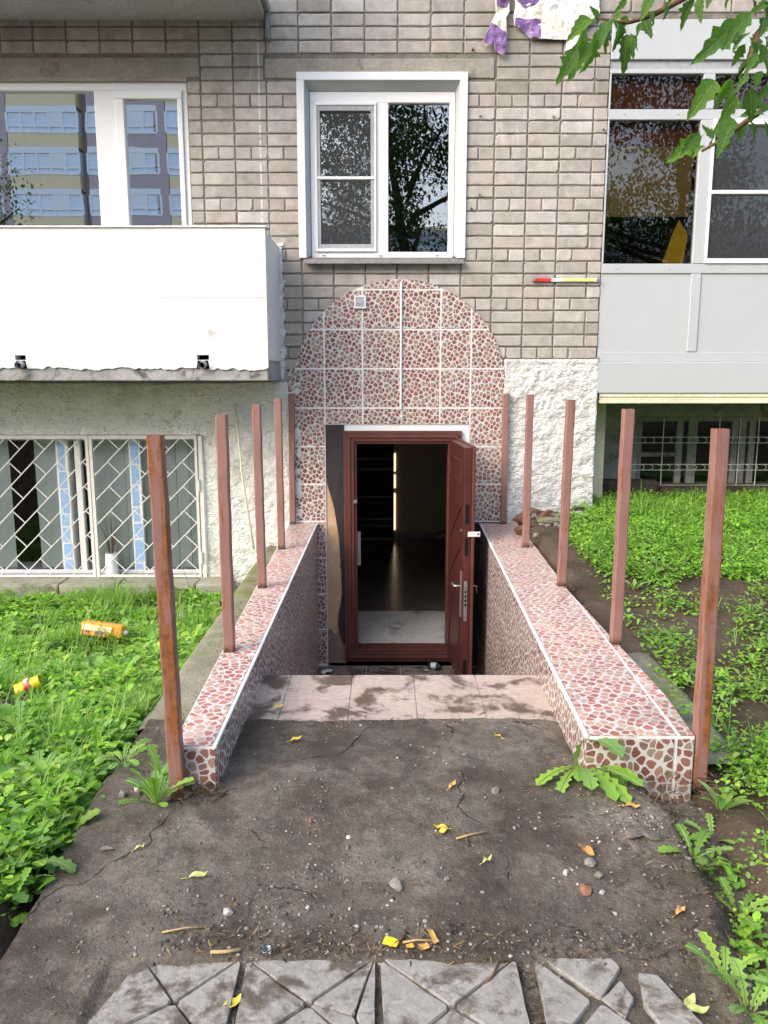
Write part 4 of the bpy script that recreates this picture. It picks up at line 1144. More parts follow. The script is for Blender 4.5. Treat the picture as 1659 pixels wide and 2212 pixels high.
for (ya, yb_) in rows:
    for ci, (a, b_) in enumerate(cols):
        s_ = empty('paving_slab', (0, 0, 0), pav)
        sk = -.03 * (yb_ - ya)
        A, B, Cc, D = (a + .01, ya), (b_ + .005, ya), (b_, yb_), (a, yb_)
        if ci == 0 and yb_ > -5.1: A, D = (-.735, ya), (-.635, yb_)
        mx_ = ((A[0] + B[0] + Cc[0] + D[0]) / 4 + random.uniform(-.02, .02), (ya + yb_) / 2 + random.uniform(-.015, .015))
        if ci == 3 and yb_ > -5.1:
            segs = [[A, B, mx_], [(.39, -4.985), (.38, ya + .02), (mx_[0] - .02, mx_[1])], [(.41, -4.985), (.60, -4.982), (.615, -5.02), mx_], [(.53, -5.12), (.60, -5.055), (.62, -5.12), (.575, -5.19)], [(.65, -5.03), (.70, -5.04), (.79, -5.30), (.68, -5.31), (.63, -5.14)]]
        elif ci == 1 and yb_ > -5.1:
            e1 = (lerp(B[0], Cc[0], .5) - .05, lerp(B[1], Cc[1], .4)); segs = [[A, B, mx_], [B, Cc, e1], [Cc, mx_, e1], [e1, mx_, B], [Cc, D, mx_], [D, A, mx_]]
        else:
            segs = [[A, B, mx_], [B, Cc, mx_], [Cc, D, mx_], [D, A, mx_]]
        for sg in segs: sd += 1; tri_seg(s_, sg, PZ, sd)

# =================================================================== VEGETATION
PROF = {'blade': [.55, 1., .85, .6, .05], 'oval': [.15, .85, 1., .7, .05], 'jag': [.10, .16, .52, .26, .72, .36, .95, .48, 1.08, .58, 1.12, .72, .92, .05], 'round': [.35, 1., .95, .05]}
def leaves(P, az, L, Wd, el, bend, prof, fold=.25):
    """many strip leaves at once; returns verts, quads"""
    w = np.array(PROF[prof]); k = len(w); n = len(P)
    V = np.zeros((n, k, 3, 3)); cur = P.copy(); e = el.copy()
    dirh = np.stack([np.cos(az), np.sin(az)], 1); side = np.stack([-np.sin(az), np.cos(az), np.zeros(n)], 1)
    for i in range(k):
        sw = (Wd * w[i] * .5)[:, None] * side
        up = np.stack([-dirh[:, 0] * np.sin(e), -dirh[:, 1] * np.sin(e), np.cos(e)], 1) * (Wd * w[i] * fold * .5)[:, None]
        V[:, i, 0] = cur - sw + up; V[:, i, 1] = cur; V[:, i, 2] = cur + sw + up
        st_ = (L / (k - 1))[:, None]
        cur = cur + st_ * np.stack([dirh[:, 0] * np.cos(e), dirh[:, 1] * np.cos(e), np.sin(e)], 1)
        e = e - bend / (k - 1)
    base = (np.arange(n) * k * 3)[:, None]
    q = []
    for i in range(k - 1):
        for s_ in (0, 1): q.append([i * 3 + s_, i * 3 + s_ + 1, (i + 1) * 3 + s_ + 1, (i + 1) * 3 + s_])
    q = np.array(q); F = (base[:, :, None] + q[None]).reshape(-1, 4)
    return V.reshape(-1, 3), F
def merge(parts):
    Vs, Fs, o = [], [], 0
    for V, F in parts: Vs.append(V); Fs.append(F + o); o += len(V)
    return np.concatenate(Vs), np.concatenate(Fs)
U = np.random.uniform
def scatter(n, x0, x1, y0, y1, dens):
    out = []
    while len(out) < n:
        x, y = random.uniform(x0, x1), random.uniform(y0, y1)
        if random.random() < dens(x, y): out.append((x, y, g(x, y)))
    return np.array(out)
def inview(x, y, m=1.35): return abs(x) < (y + 6.85) * .52 + m
BARE = [(-1.85, -1.35, .42, .28), (-1.35, -1.0, .3, .25), (-1.72, -3.32, .15, .17), (-1.82, -2.25, .24, .26)]
def dl_(x, y):
    if x > -1.06 + .035 * fbm(y * 4, 7., 0): return 0
    if y > -.30 or not inview(x, y): return 0
    for (cx, cy, rx, ry) in BARE:
        if ((x - cx) / rx) ** 2 + ((y - cy) / ry) ** 2 < 1: return .06
    return min(1, max(.05, .42 + 1.3 * fbm(x * 2.4, y * 2.4, 9.)))
def dr_(x, y):
    if not inview(x, y): return 0
    edge = 1.38 + .12 * fbm(y * 2, 3., 1.)
    if y > -1.9:
        e = 1.62 if y > -.45 else edge
        return 0 if x < e else min(1, max(.05, .75 + .7 * fbm(x * 2.5, y * 2.5, 3.)))
    if y > -3.85: return 0 if x < edge - .03 else max(.0, .10 + .45 * fbm(x * 2.6, y * 2.6, 6.))
    if x < .98 + .12 * fbm(y * 3, 5., 2.) + (.22 if y > -4.4 else 0): return 0
    return min(1, max(.02, .34 + 1.1 * fbm(x * 3, y * 3, 4.)))
def herb_field(name, label, reg, dens, nc, ng, nb, bs=1.):
    parts = []
    # small leafy herbs in clumps: several leaflets round one point at various heights
    C0 = scatter(nc, *reg, dens)
    rep = 9; P = np.repeat(C0, rep, 0); n = len(P)
    P[:, 0] += np.random.normal(0, .028, n); P[:, 1] += np.random.normal(0, .028, n); P[:, 2] += U(.006, .085, n) * np.repeat(U(.4, 1.3, nc), rep)
    sz = np.repeat(U(.6, 1.35, nc), rep) * U(.7, 1.2, n) * (.75 if bs < 1 else 1)
    kind = np.repeat(np.array([fbm(c[0] * 1.9, c[1] * 1.9, 17.) for c in C0]) + np.random.normal(0, .12, nc) > .02, rep)
    for sel, prof_, lk, wk in ((~kind, 'round', 1., 1.), (kind, 'jag', 1.7, .85)):
        m_ = int(sel.sum())
        if m_: parts.append(leaves(P[sel], U(0, 6.283, m_), (.030 if bs < 1 else .038) * sz[sel] * lk, (.021 if bs < 1 else .028) * sz[sel] * wk, U(-.2, .9, m_), U(.3, 1.3, m_), prof_, .3))
    if ng:
        C1 = scatter(ng, *reg, lambda x, y: dens(x, y) * (1 if fbm(x * 1.6, y * 1.6, 21.) > -.05 else .25))
        rep = 8; P = np.repeat(C1, rep, 0); n = len(P)
        P[:, 0] += np.random.normal(0, .014, n); P[:, 1] += np.random.normal(0, .014, n)
        tall = np.array([.9 + .8 * max(0, fbm(c[0] * 1.3, c[1] * 1.3, 33.) * 2) for c in C1]); ln = np.repeat(U(.07, .18, ng) * tall, rep) * U(.6, 1.25, n)
        gV = leaves(P, U(0, 6.283, n), ln, U(.0035, .0065, n), U(.9, 1.5, n), U(.2, 1.5, n), 'blade', .3)
    C2 = scatter(nb, *reg, dens)
    rep = 7; P = np.repeat(C2, rep, 0); n = len(P)
    az = U(0, 6.283, n); ln = np.repeat(U(.05, .15, nb), rep) * U(.7, 1.15, n) * bs
    bV = leaves(P, az, ln, ln * U(.26, .40, n), U(.35, 1.15, n), U(.6, 1.6, n), 'jag', .22)
    C3 = scatter(nb, *reg, dens)
    rep = 5; P = np.repeat(C3, rep, 0); n = len(P)
    P[:, 2] += U(0, .05, n); ln = np.repeat(U(.035, .085, nb), rep) * U(.7, 1.15, n) * bs
    oV = leaves(P, U(0, 6.283, n), ln, ln * U(.45, .7, n), U(.2, 1.1, n), U(.5, 1.4, n), 'oval', .22)
    V, F = merge(parts); tag(np_mesh('ground_cover', V, F, m_herb, True), label[0], 'ground cover', kind='stuff')
    V, F = merge([bV, oV]); tag(np_mesh('weeds', V, F, m_weed, True), label[1], 'weeds', kind='stuff')
    if ng:
        V, F = gV; tag(np_mesh('grass', V, F, m_grass, True), label[2], 'grass', kind='stuff')
herb_field('left', ('low leafy herbs covering the ground left of the concrete path', 'broad jagged weeds growing among the grass left of the path', 'thin green grass left of the concrete path'), (-4.5, -1.0, -5.4, -.28), dl_, 5600, 4200, 3000)
herb_field('right', ('small bright green herbs on the soil right of the stairs', 'scattered broad leaf weeds on the soil right of the stairs', 'sparse grass blades right of the stairs'), (.85, 4.5, -5.6, .62), dr_, 8600, 520, 760, .55)

# single weeds one can point at
def weed(label, x, y, z, n, L, wd, el, bend, prof='jag', az=None, spread=6.283, seed=0, mat=m_weed, tint=None, cat='weed', name='dandelion'):
    rnd = np.random.RandomState(seed); e = empty(name, (x, y, z)); tag(e, label, cat)
    for k in range(n):
        a = (az if az is not None else 0) + spread * ((k + rnd.uniform(-.35, .35)) / n - .5 * (az is not None))
        l = L * rnd.uniform(.65, 1.1); P = np.array([[.012 * math.cos(a), .012 * math.sin(a), rnd.uniform(0, .01)]])
        V, F = leaves(P, np.array([a]), np.array([l]), np.array([l * wd * rnd.uniform(.85, 1.15)]), np.array([el * rnd.uniform(.6, 1.25)]), np.array([bend * rnd.uniform(.7, 1.2)]), prof, .2)
        np_mesh('leaf', V, F, mat, True, e)
        rib = V.reshape(-1, 3, 3)[:, 1] + np.array([0, 0, .0012])
        lf = e.children[-1]
        MB().tube([tuple(q) for q in rib], [.0022] * (len(rib) - 1) + [.0005], 4).build('leaf_rib', m_stem, lf)
    return e
p = atZ(1235, 1660, .0); 
def W_(px, py, z, *a, **k):
    q = atZ(px, py, z); return q.x, q.y
x, y = W_(1238, 1662, .0)
weed('big dandelion with drooping jagged leaves at the front corner of the right wall', x, y, pz(x, y), 6, .32, .25, 1.35, 2.0, az=-.2, spread=1.6, seed=3)
weed('flattened dandelion leaves spread on the path below the right wall corner', x + .015, y - .015, pz(x, y) + .004, 12, .27, .22, .45, .75, az=-.95, spread=2.8, seed=9)
x, y = W_(345, 1745, 0); weed('spiky grey-green thistle growing beside the front left post', x - .01, y, pz(x, y), 13, .16, .24, 1.25, 1.0, seed=5, name='thistle')
x, y = W_(372, 1700, 0); weed('small upright thistle rosette leaning on the front left post', x - .03, y, pz(x, y), 5, .15, .26, 1.2, .7, seed=6, name='thistle')
for (px, py, L, n, sd_, lb) in ((130, 1830, .19, 7, 11, 'large dandelion whose leaf reaches over the left edge of the path'), (60, 1900, .17, 8, 12, 'dandelion rosette at the left edge of the photo beside the path'),
                               (270, 1700, .14, 8, 13, 'dandelion at the corner where the grass meets the path near the front left post'), (90, 1720, .17, 8, 14, 'tall leafy dandelion among the grass left of the path'),
                               (210, 1640, .15, 8, 15, 'dandelion in the grass behind the path corner'), (330, 1500, .13, 8, 16, 'dandelion near the left wall behind the front post'),
                               (400, 1400, .12, 7, 17, 'round-leaved weed between two left posts'), (440, 1275, .14, 8, 18, 'jagged weed in front of the mossy kerb near the left wall'),
                               (150, 1560, .15, 8, 31, 'broad weed beside the yellow and red wrapper'), (45, 1600, .15, 8, 32, 'broad weed at the left edge below the wrapper'), (300, 1420, .13, 8, 33, 'leafy weed just right of the orange carton')):
    q = atZ(px, py, -.06 if py > 1500 else -.2); weed(lb, q.x, q.y, (g(q.x, q.y) if q.x < -1.06 else pz(q.x, q.y)) + .03, n + 2, L * .95, .30, 1.0, 1.2, seed=sd_)
for (px, py, L, n, sd_, lb, zz) in ((1500, 1830, .15, 6, 21, 'dandelion with upright leaves in front of the rusty right post', 0), (1560, 1730, .12, 6, 22, 'young round-leaved dock behind the rusty right post foot', 0),
                                (1600, 1900, .13, 7, 23, 'dandelion at the right edge of the photo beside the path', 0), (1570, 2080, .11, 7, 24, 'leafy weed low at the right edge of the photo', 0),
                                (1545, 1760, .11, 5, 25, 'narrow-leaved weed right of the front right post', 0), (1620, 2150, .12, 7, 26, 'weed in the lower right corner by the paving', 0),
                                (1370, 1290, .10, 6, 27, 'broad-leaved dock behind the second right post', .1), (1400, 1265, .10, 6, 28, 'dock leaves on bare soil right of the stairs', .12)):
    q = atZ(px, py, zz); weed(lb, q.x, q.y, max(g(q.x, q.y), pz(q.x, q.y) if q.x < 1.05 else -9), n, L, .30, 1.1, 1.0, 'oval' if sd_ in (22, 27, 28) else 'jag', seed=sd_)
# seedling with pinnate leaves
q = atZ(1468, 1555, .03); sdl = empty('seedling', (q.x, q.y, g(q.x, q.y))); tag(sdl, 'small seedling with feathery pinnate leaves behind the right wall', 'seedling')
MB().tube([(0, 0, 0), (0, 0, .07)], .003, 5).build('stem', m_stem, sdl)
for k, (a, l, e_) in enumerate(((1.9, .13, 1.15), (.15, .11, .5), (3.3, .09, .5), (-1.2, .08, .4))):
    mb = MB(); tip = Vector((math.cos(a) * math.cos(e_), math.sin(a) * math.cos(e_), math.sin(e_)))
    Vv, Ff, o_ = [], [], 0
    for j in range(1, 7):
        for s_ in (-1, 1):
            P = np.array([tuple(tip * l * j / 6)]); lv = .042 * (1 - .55 * j / 7)
            V, F = leaves(P, np.array([a + s_ * 1.1]), np.array([lv]), np.array([lv * .45]), np.array([.2]), np.array([.4]), 'oval', .15)
            Vv.append(V); Ff.append(F + o_); o_ += len(V)
    ob = np_mesh('leaf', np.concatenate(Vv), np.concatenate(Ff), m_herb, True, sdl); ob.location = (0, 0, .07)
    MB().tube([(0, 0, 0), tuple(tip * l)], .0015, 4).build('leaf_stalk', m_stem, ob)
# tall thin grass stalk by the kerb
for i, (px, py, dx, hgt, lb) in enumerate(((590, 1270, -.12, .42, 'tall thin grass stalk bending in front of the basement grille'), (390, 1330, .02, .30, 'pale dry grass stalk beside the front left post'))):
    q = atZ(px - 180 if i == 0 else px, py, -.33); z = g(q.x, q.y)
    e = MB().tube([(q.x + dx * t * t, q.y, z + hgt * t) for t in np.linspace(0, 1, 7)], [.003, .003, .0028, .0025, .002, .002, .001], 5).build('grass_stalk', m_stem if i == 0 else m_straw); tag(e, lb, 'stalk')

# overhanging ash-leaved maple branch -------------------------------------
tree = empty('maple_tree', (2.35, -5.35, -.02)); tag(tree, 'young maple whose leafy branches hang into the top right corner', 'tree')
T0 = Vector((2.35, -5.35, -.02))
def tp(mb, name, mats, parent=tree, **kw):
    o = mb.build(name, mats, parent, **kw)
    if parent is tree: o.location = -T0
    return o
def zo(zx, zy, Y): return atY(1026 + zx * .3815, zy * .3815, Y)
tp(MB().tube([T0, (2.32, -5.33, 1.0), (2.22, -5.28, 2.1), (2.05, -5.22, 3.2)], [.05, .044, .036, .022], 8), 'trunk', m_bark, smooth=True)
def twigline(pts, r0, r1):
    n = len(pts); return MB().tube(pts, [lerp(r0, r1, k / (n - 1)) for k in range(n)], 6)
YA, YB, YC = -4.95, -5.15, -5.25
brA = [Vector((2.12, -5.24, 2.75)), Vector((1.6, -5.1, 2.62)), Vector((1.1, -5.0, 2.45)), zo(1180, -10, YA), zo(1000, 90, YA), zo(860, 130, YA), zo(700, 105, YA)]
brB = [Vector((2.2, -5.27, 2.25)), Vector((1.6, -5.2, 2.10)), Vector((1.1, -5.17, 1.98)), zo(1659, 600, YB), zo(1520, 700, YB), zo(1400, 790, YB), zo(1285, 855, YB)]
brC = [Vector((2.18, -5.26, 2.45)), Vector((1.5, -5.28, 2.36)), Vector((1.0, -5.27, 2.22)), zo(1690, 60, YC), zo(1600, 190, YC), zo(1560, 330, YC), zo(1470, 460, YC)]
bra = tp(twigline(brA, .012, .0025), 'branch', m_twig, smooth=True)
brb = tp(twigline(brB, .012, .003), 'branch', m_twig, smooth=True)
brc = tp(twigline(brC, .012, .0025), 'branch', m_twig, smooth=True)
m_mleaf, nt, b = new_mat('veined_maple_leaf', .4, .35)
tc = nd(nt, 'TexCoord'); sx = nd(nt, 'SeparateXYZ'); nt.links.new(tc.outputs['Object'], sx.inputs[0]); oi = nd(nt, 'ObjectInfo')
c = ramp(nt, oi.outputs['Random'], [(0, (.05, .125, .028)), (.35, (.085, .19, .032)), (.6, (.13, .265, .04)), (.8, (.06, .15, .04)), (1, (.17, .30, .07))])
ay = mathn(nt, 'ABSOLUTE', sx.outputs[1])
vn = mathn(nt, 'FRACT', mathn(nt, 'MULTIPLY', mathn(nt, 'SUBTRACT', sx.outputs[0], mathn(nt, 'MULTIPLY', ay, .9)), 9.))
vf = rfac(nt, mathn(nt, 'ABSOLUTE', mathn(nt, 'SUBTRACT', vn, .5)), .10, .03)
mf = rfac(nt, ay, .016, .006)
c = mix(nt, .4, c, ramp(nt, noise_f(nt, tc.outputs['Object'], 6, 4, .6), [(.3, (.3, .3, .3)), (.7, (.7, .7, .7))]), 'OVERLAY')
c = mix(nt, mathn(nt, 'MAXIMUM', mathn(nt, 'MULTIPLY', vf, .35), mathn(nt, 'MULTIPLY', mf, .7)), c, (.26, .38, .13))
setc(nt, b, c); bump(nt, b, mathn(nt, 'SUBTRACT', noise_f(nt, tc.outputs['Object'], 14, 3), mathn(nt, 'ADD', vf, mf)), .5, .02)
tl = nd(nt, 'BsdfTranslucent'); nt.links.new(mix(nt, 1., c, (1.0, 1.25, .45), 'MULTIPLY'), tl.inputs['Color'])
mx = nd(nt, 'MixShader'); mx.inputs[0].default_value = .45
nt.links.new(b.outputs[0], mx.inputs[1]); nt.links.new(tl.outputs[0], mx.inputs[2]); nt.links.new(mx.outputs[0], nt.nodes['Material Output'].inputs['Surface'])
def maple_leaf(seed, lob):
    rnd = random.Random(seed)
    # outline half-widths along the midrib (unit length), toothed
    T_ = [0, .06, .16, .27, .34, .45, .52, .63, .72, .84, .93, 1.0]
    Wd = [.0, .10, .21, .29, .22, .27 + lob * .09, .17, .20, .11, .11, .04, 0]
    mb = MB(); rows_ = []
    for t, w in zip(T_, Wd):
        z = -.16 * t * t + .03 * math.sin(t * 7 + seed); j = rnd.uniform(.85, 1.15)
        rows_.append([(t, -w * j, z + w * .38), (t, -w * .5 * j, z + w * .15), (t, 0, z), (t, w * .5 / j, z + w * .15), (t, w / j, z + w * .38)])
    for r_ in rows_: mb.v += r_
    for i in range(len(rows_) - 1):
        for s_ in range(4): mb.f.append((i * 5 + s_, (i + 1) * 5 + s_, (i + 1) * 5 + s_ + 1, i * 5 + s_ + 1)); mb.m.append(0)
    i0 = len(mb.v)
    mb.tube([(-.14, 0, .02), (0, 0, 0)], .008, 4)
    return mb.mesh('maple_leaf', m_mleaf, True)
LM = [maple_leaf(s, s % 2) for s in range(6)]
LA = [(650, 100, 525, 215), (620, 110, 560, 190), (700, 100, 650, 30), (690, 190, 610, 430), (640, 230, 530, 460), (580, 270, 465, 480), (720, 130, 760, 300), (700, 180, 665, 245), (860, 90, 800, 200), (830, 60, 760, 150),
      (860, 190, 845, 420), (880, 190, 895, 330), (890, 200, 935, 290), (960, 120, 1000, 210), (940, 130, 915, 200), (1050, 60, 930, 120), (1080, 20, 1080, 110), (860, 0, 790, 70), (1000, 0, 935, 100),
      (760, 120, 700, 260), (780, 110, 820, 180), (680, 120, 600, 100), (1000, 60, 1010, 140), (1240, -10, 1150, 170), (1270, -10, 1275, 130), (1420, -30, 1425, 60), (1340, -20, 1310, 40), (1130, -20, 1060, 60), (620, 160, 570, 320), (650, 240, 600, 340), (830, 130, 790, 300)]
LC = [(1560, 70, 1395, 280), (1490, 130, 1240, 350), (1600, 40, 1500, 140), (1640, 100, 1620, 200), (1560, 180, 1450, 270), (1600, 200, 1560, 330), (1640, 210, 1665, 300), (1530, 250, 1450, 380), (1600, 300, 1520, 430),
      (1640, 330, 1665, 430), (1540, 340, 1480, 460), (1620, 400, 1580, 500), (1360, 455, 1210, 660), (1450, 440, 1355, 620), (1480, 540, 1380, 720), (1560, 500, 1565, 710), (1580, 560, 1655, 620), (1490, 500, 1420, 560),
      (1650, 20, 1580, 60), (1570, 0, 1600, 100), (1650, 140, 1590, 230), (1660, 480, 1600, 590), (1550, 420, 1470, 520), (1650, 260, 1590, 380), (1560, 240, 1620, 330), (1500, 180, 1450, 250), (1640, 0, 1660, 110)]
LBb = [(1490, 700, 1320, 745), (1285, 770, 1080, 920), (1275, 750, 1160, 880), (1265, 800, 1205, 845), (1290, 820, 1235, 880), (1330, 830, 1345, 785), (1460, 700, 1365, 870), (1560, 690, 1600, 815), (1640, 690, 1665, 770), (1500, 660, 1640, 630), (1400, 780, 1445, 860), (1600, 660, 1540, 600), (1520, 690, 1500, 800), (1350, 790, 1290, 700), (1620, 640, 1660, 560)]
rl = random.Random(4)
for lst, Y, bo in ((LA, YA, bra), (LC, YC, brc), (LBb, YB, brb)):
    for i, (a, b_, c_, d_) in enumerate(lst):
        Yl = Y + rl.uniform(-.07, .07)
        p0 = zo(a, b_, Yl); p1 = zo(c_, d_, Yl + rl.uniform(-.035, .035)); v = p1 - p0; L = v.length
        xax = v.normalized(); up = (Vector((0, -.8, .55)) + Vector((rl.uniform(-.8, .8), rl.uniform(-.3, .3), rl.uniform(-.3, .3)))).normalized()
        yax = up.cross(xax).normalized(); zax = xax.cross(yax)
        o = link_mesh('leaf', LM[i % 6], bo); 
        ws = .78 if L < .12 else .62
        o.matrix_local = Matrix.Translation(p0) @ Matrix((xax, yax, zax)).transposed().to_4x4() @ Matrix.Diagonal((L, L * ws, L, 1))
# crown out of the frame, above and to the right
rs = np.random.RandomState(3); n = 900
Pc = np.stack([rs.uniform(1.35, 3.3, n), rs.uniform(-6.0, -4.6, n), rs.uniform(2.9, 4.2, n)], 1)
V, F = leaves(Pc, rs.uniform(0, 6.28, n), rs.uniform(.08, .13, n), rs.uniform(.04, .06, n), rs.uniform(-1.3, .2, n), rs.uniform(0, .6, n), 'oval', .2)
o = np_mesh('crown', V, F, m_tleaf, True, tree); o.location = -T0

# =================================================================== SMALL THINGS
def rock(name, label, cat, p, s, mat, seed, group=None, rz=None):
    rnd = random.Random(seed); bm = bmesh.new(); bmesh.ops.create_icosphere(bm, subdivisions=2, radius=1)
    cuts = [(Vector((rnd.uniform(-1, 1), rnd.uniform(-1, 1), rnd.uniform(-.6, 1))).normalized(), rnd.uniform(.45, .75)) for _ in range(7)]
    for v in bm.verts:
        k = 1 + .3 * nz(v.co.x * 1.3 + seed, v.co.y * 1.3, v.co.z * 1.3) ; v.co *= k
        for cn, cd in cuts:
            e_ = v.co.dot(cn) - cd
            if e_ > 0: v.co -= cn * e_
        v.co += Vector((rnd.uniform(-.04, .04), rnd.uniform(-.04, .04), rnd.uniform(-.04, .04)))
        v.co.x *= s[0]; v.co.y *= s[1]; v.co.z *= s[2]
    me = bpy.data.meshes.new(name); bm.to_mesh(me); bm.free(); me.materials.append(mat); auto_uv(me)
    o = link_mesh(name, me, None, (p[0], p[1], p[2] + s[2] * .55), (rnd.uniform(-.2, .2), rnd.uniform(-.2, .2), rnd.uniform(0, 6) if rz is None else rz))
    if label: tag(o, label, cat, group)
    return o
def gp(px, py, z=0.): 
    q = atZ(px, py, z)
    for _ in range(4):
        zz = pz(q.x, q.y) if (-1.06 < q.x < 1.0 and q.y < -3.66) else g(q.x, q.y)
        if -.74 < q.x < 1.0 and -3.74 < q.y < -3.1: zz = 0
        q = atZ(px, py, zz)
    return q
for i, (px, py, s, mat, lb) in enumerate((
    (855, 1915, (.030, .022, .016), m_stone, 'flat brown-grey stone in the middle of the path'),
    (398, 1722, (.030, .012, .014), m_wstone, 'white brick-shaped chip lying at the foot of the front left post'),
    (303, 1705, (.034, .026, .02), m_wstone, 'pale plaster lump behind the thistle'),
    (266, 1720, (.020, .014, .016), m_stone, 'small grey stone left of the pale plaster lump'),
    (232, 1836, (.024, .012, .010), m_stone, 'dark concrete crumb near the left edge of the path'),
    (1069, 1711, (.018, .014, .014), m_stone, 'pale angular stone right of the path centre'),
    (672, 1776, (.010, .010, .010), m_bfrag, 'small reddish pebble left of the path centre'),
    (490, 1972, (.018, .016, .012), m_wstone, 'pale striped shell-like stone on the left of the path'),
    (967, 1900, (.014, .012, .008), m_stone, 'flat grey chip right of the flat brown-grey stone'),
    (1275, 1868, (.022, .018, .014), m_stone, 'upper stone of the rubble pile on the right of the path'),
    (1265, 1925, (.026, .022, .014), m_bfrag, 'lower brownish stone of the rubble pile on the right of the path'),
    (1290, 1895, (.018, .014, .012), m_stone, 'middle stone of the rubble pile on the right of the path'),
    (1222, 1890, (.012, .012, .012), m_wstone, 'white chip left of the rubble pile'),
    (1265, 1835, (.028, .024, .010), m_bfrag, 'flat brown fragment under the curled orange leaf'),
    (255, 1337, (.07, .04, .028), m_stone, 'long grey concrete lump in the bare patch behind the orange carton'),
    (303, 1318, (.035, .03, .02), m_stone, 'smaller grey lump in the bare patch near the left posts'),
    (395, 1337, (.03, .03, .05), m_wstone, 'upright pale stone at the edge of the left grass'),
    (1300, 1930, (.010, .009, .008), m_wstone, 'tiny white chip right of the rubble pile'))):
    q = gp(px, py); rock('stone', lb, 'stone', q, s, mat, i + 3)
# rubble heap by the stucco pillar
rub = [((1.16, -.34, .24), (.11, .07, .055), m_bfrag, 'broken red brick on top of the rubble heap beside the tiled arch'),
       ((1.15, -.50, .17), (.12, .08, .05), m_bfrag, 'dirty brick half at the bottom of the rubble heap next to the right wall'),
       ((1.33, -.40, .22), (.09, .07, .05), m_bfrag, 'brick fragment with white mortar between two right posts'),
       ((1.30, -.60, .18), (.12, .06, .035), m_strip, 'greenish flat stone in front of the rubble heap'),
       ((1.50, -.36, .26), (.13, .10, .03), m_wstone, 'tilted white plaster slab in the rubble heap'),
       ((1.47, -.55, .20), (.08, .07, .045), m_debris, 'dark lump in the rubble heap'),
       ((1.62, -.30, .26), (.10, .07, .05), m_debris, 'dark stone at the foot of the white stucco pillar'),
       ((1.24, -.26, .27), (.07, .05, .045), m_bfrag, 'small brick piece against the stucco pillar'),
       ((1.56, -.62, .17), (.07, .04, .02), m_wstone, 'thin white chip in front of the rubble heap'),
       ((1.68, -.52, .19), (.06, .05, .03), m_bfrag, 'rounded brown stone at the edge of the green herbs')]
for i, (p_, s, mat, lb) in enumerate(rub): rock('rubble_piece', lb, 'rubble', (p_[0], p_[1], max(p_[2], g(p_[0], p_[1])) + .01), s, mat, 40 + i, 'rubble by the pillar', rz=random.uniform(-.4, .4))
for i, (px, py) in enumerate(((1405, 1800), (1370, 1795), (1395, 1840))):
    q = gp(px, py); rock('concrete_fragment', ['right piece of the cracked concrete patch near the right edge of the path', 'left piece of the cracked concrete patch near the right edge of the path', 'lower piece of the cracked concrete patch near the right edge of the path'][i], 'concrete', (q.x, q.y, q.z - .006), (.060, .052, .012), m_path, 60 + i, rz=i * .9)

# fallen leaves
def fleaf(label, px, py, L, az, mat, two=False, name='fallen_leaf'):
    q = gp(px, py); mb = MB(); rnd = random.Random(px + py)
    for s_ in ((-.5, .45) if two else (0,)):
        a = az + s_; k = 7; prev = None; rows_ = []
        for i in range(k):
            t = i / (k - 1); w = L * .22 * math.sin(math.pi * min(1, t * .93 + .05)) ** .8; z = .006 + .014 * t * t * rnd.uniform(.6, 1.4) + .006 * math.sin(t * 6)
            cx, cy = math.cos(a) * t * L, math.sin(a) * t * L; nx, ny = -math.sin(a), math.cos(a)
            rows_.append([(cx - nx * w, cy - ny * w, z + w * .35), (cx, cy, z), (cx + nx * w, cy + ny * w, z + w * .5)])
        i0 = len(mb.v)
        for r_ in rows_: mb.v += r_
        for i in range(k - 1):
            for s2 in (0, 1): mb.f.append((i0 + i * 3 + s2, i0 + (i + 1) * 3 + s2, i0 + (i + 1) * 3 + s2 + 1, i0 + i * 3 + s2 + 1)); mb.m.append(0)
    mb.tube([(0, 0, .006), (-math.cos(az) * L * .4, -math.sin(az) * L * .4, .004)], .0013, 4)
    o = mb.build(name, mat, None, smooth=True); o.location = (q.x, q.y, q.z + .001); tag(o, label, 'leaf', 'fallen leaves'); return o
for a in ((968, 1795, .05, 3.5, m_yleaf, True, 'pair of yellow leaves right of the path centre'), (628, 1604, .045, .3, m_yleaf, False, 'yellow leaf on the grey concrete below the stairs'),
          (590, 1535, .05, .5, m_yleaf, False, 'yellow leaf on the dark left end of the tiled landing'), (1083, 1597, .032, 2.6, m_yleaf, False, 'small yellow leaf on the right of the concrete'),
          (908, 1563, .035, .1, m_yleaf, False, 'yellow leaf at the lower edge of the tiled landing'), (970, 1707, .04, .9, m_oleaf, False, 'orange dry leaf above the pair of yellow leaves'),
          (408, 1900, .055, .15, m_gleaf, False, 'pale green leaf with a dark hole left of the path centre'), (1043, 1868, .032, .5, m_gleaf, False, 'small green leaf right of the path centre'),
          (1258, 1835, .06, -1.2, m_oleaf, False, 'curled orange leaf lying on a brown fragment'), (480, 2195, .06, .9, m_yleaf, False, 'crumpled yellow leaf on the left paving slab'),
          (1450, 1693, .045, .3, m_oleaf, False, 'orange dry leaf at the foot of the wide right wall'), (1460, 1980, .04, .6, m_oleaf, False, 'orange leaf at the right edge of the path'),
          (1350, 1745, .05, -.3, m_oleaf, False, 'dry orange leaf under the big dandelion'), (292, 1840, .03, .6, m_gleaf, False, 'whitish leaf near the left edge of the path'),
          (290, 1622, .05, -.4, m_straw, False, 'curled straw-coloured leaf left of the front left post'), (1480, 2190, .055, .4, m_gleaf, True, 'pale green leaf cluster in the lower right corner')):
    fleaf(a[6], *a[:5], two=a[5])

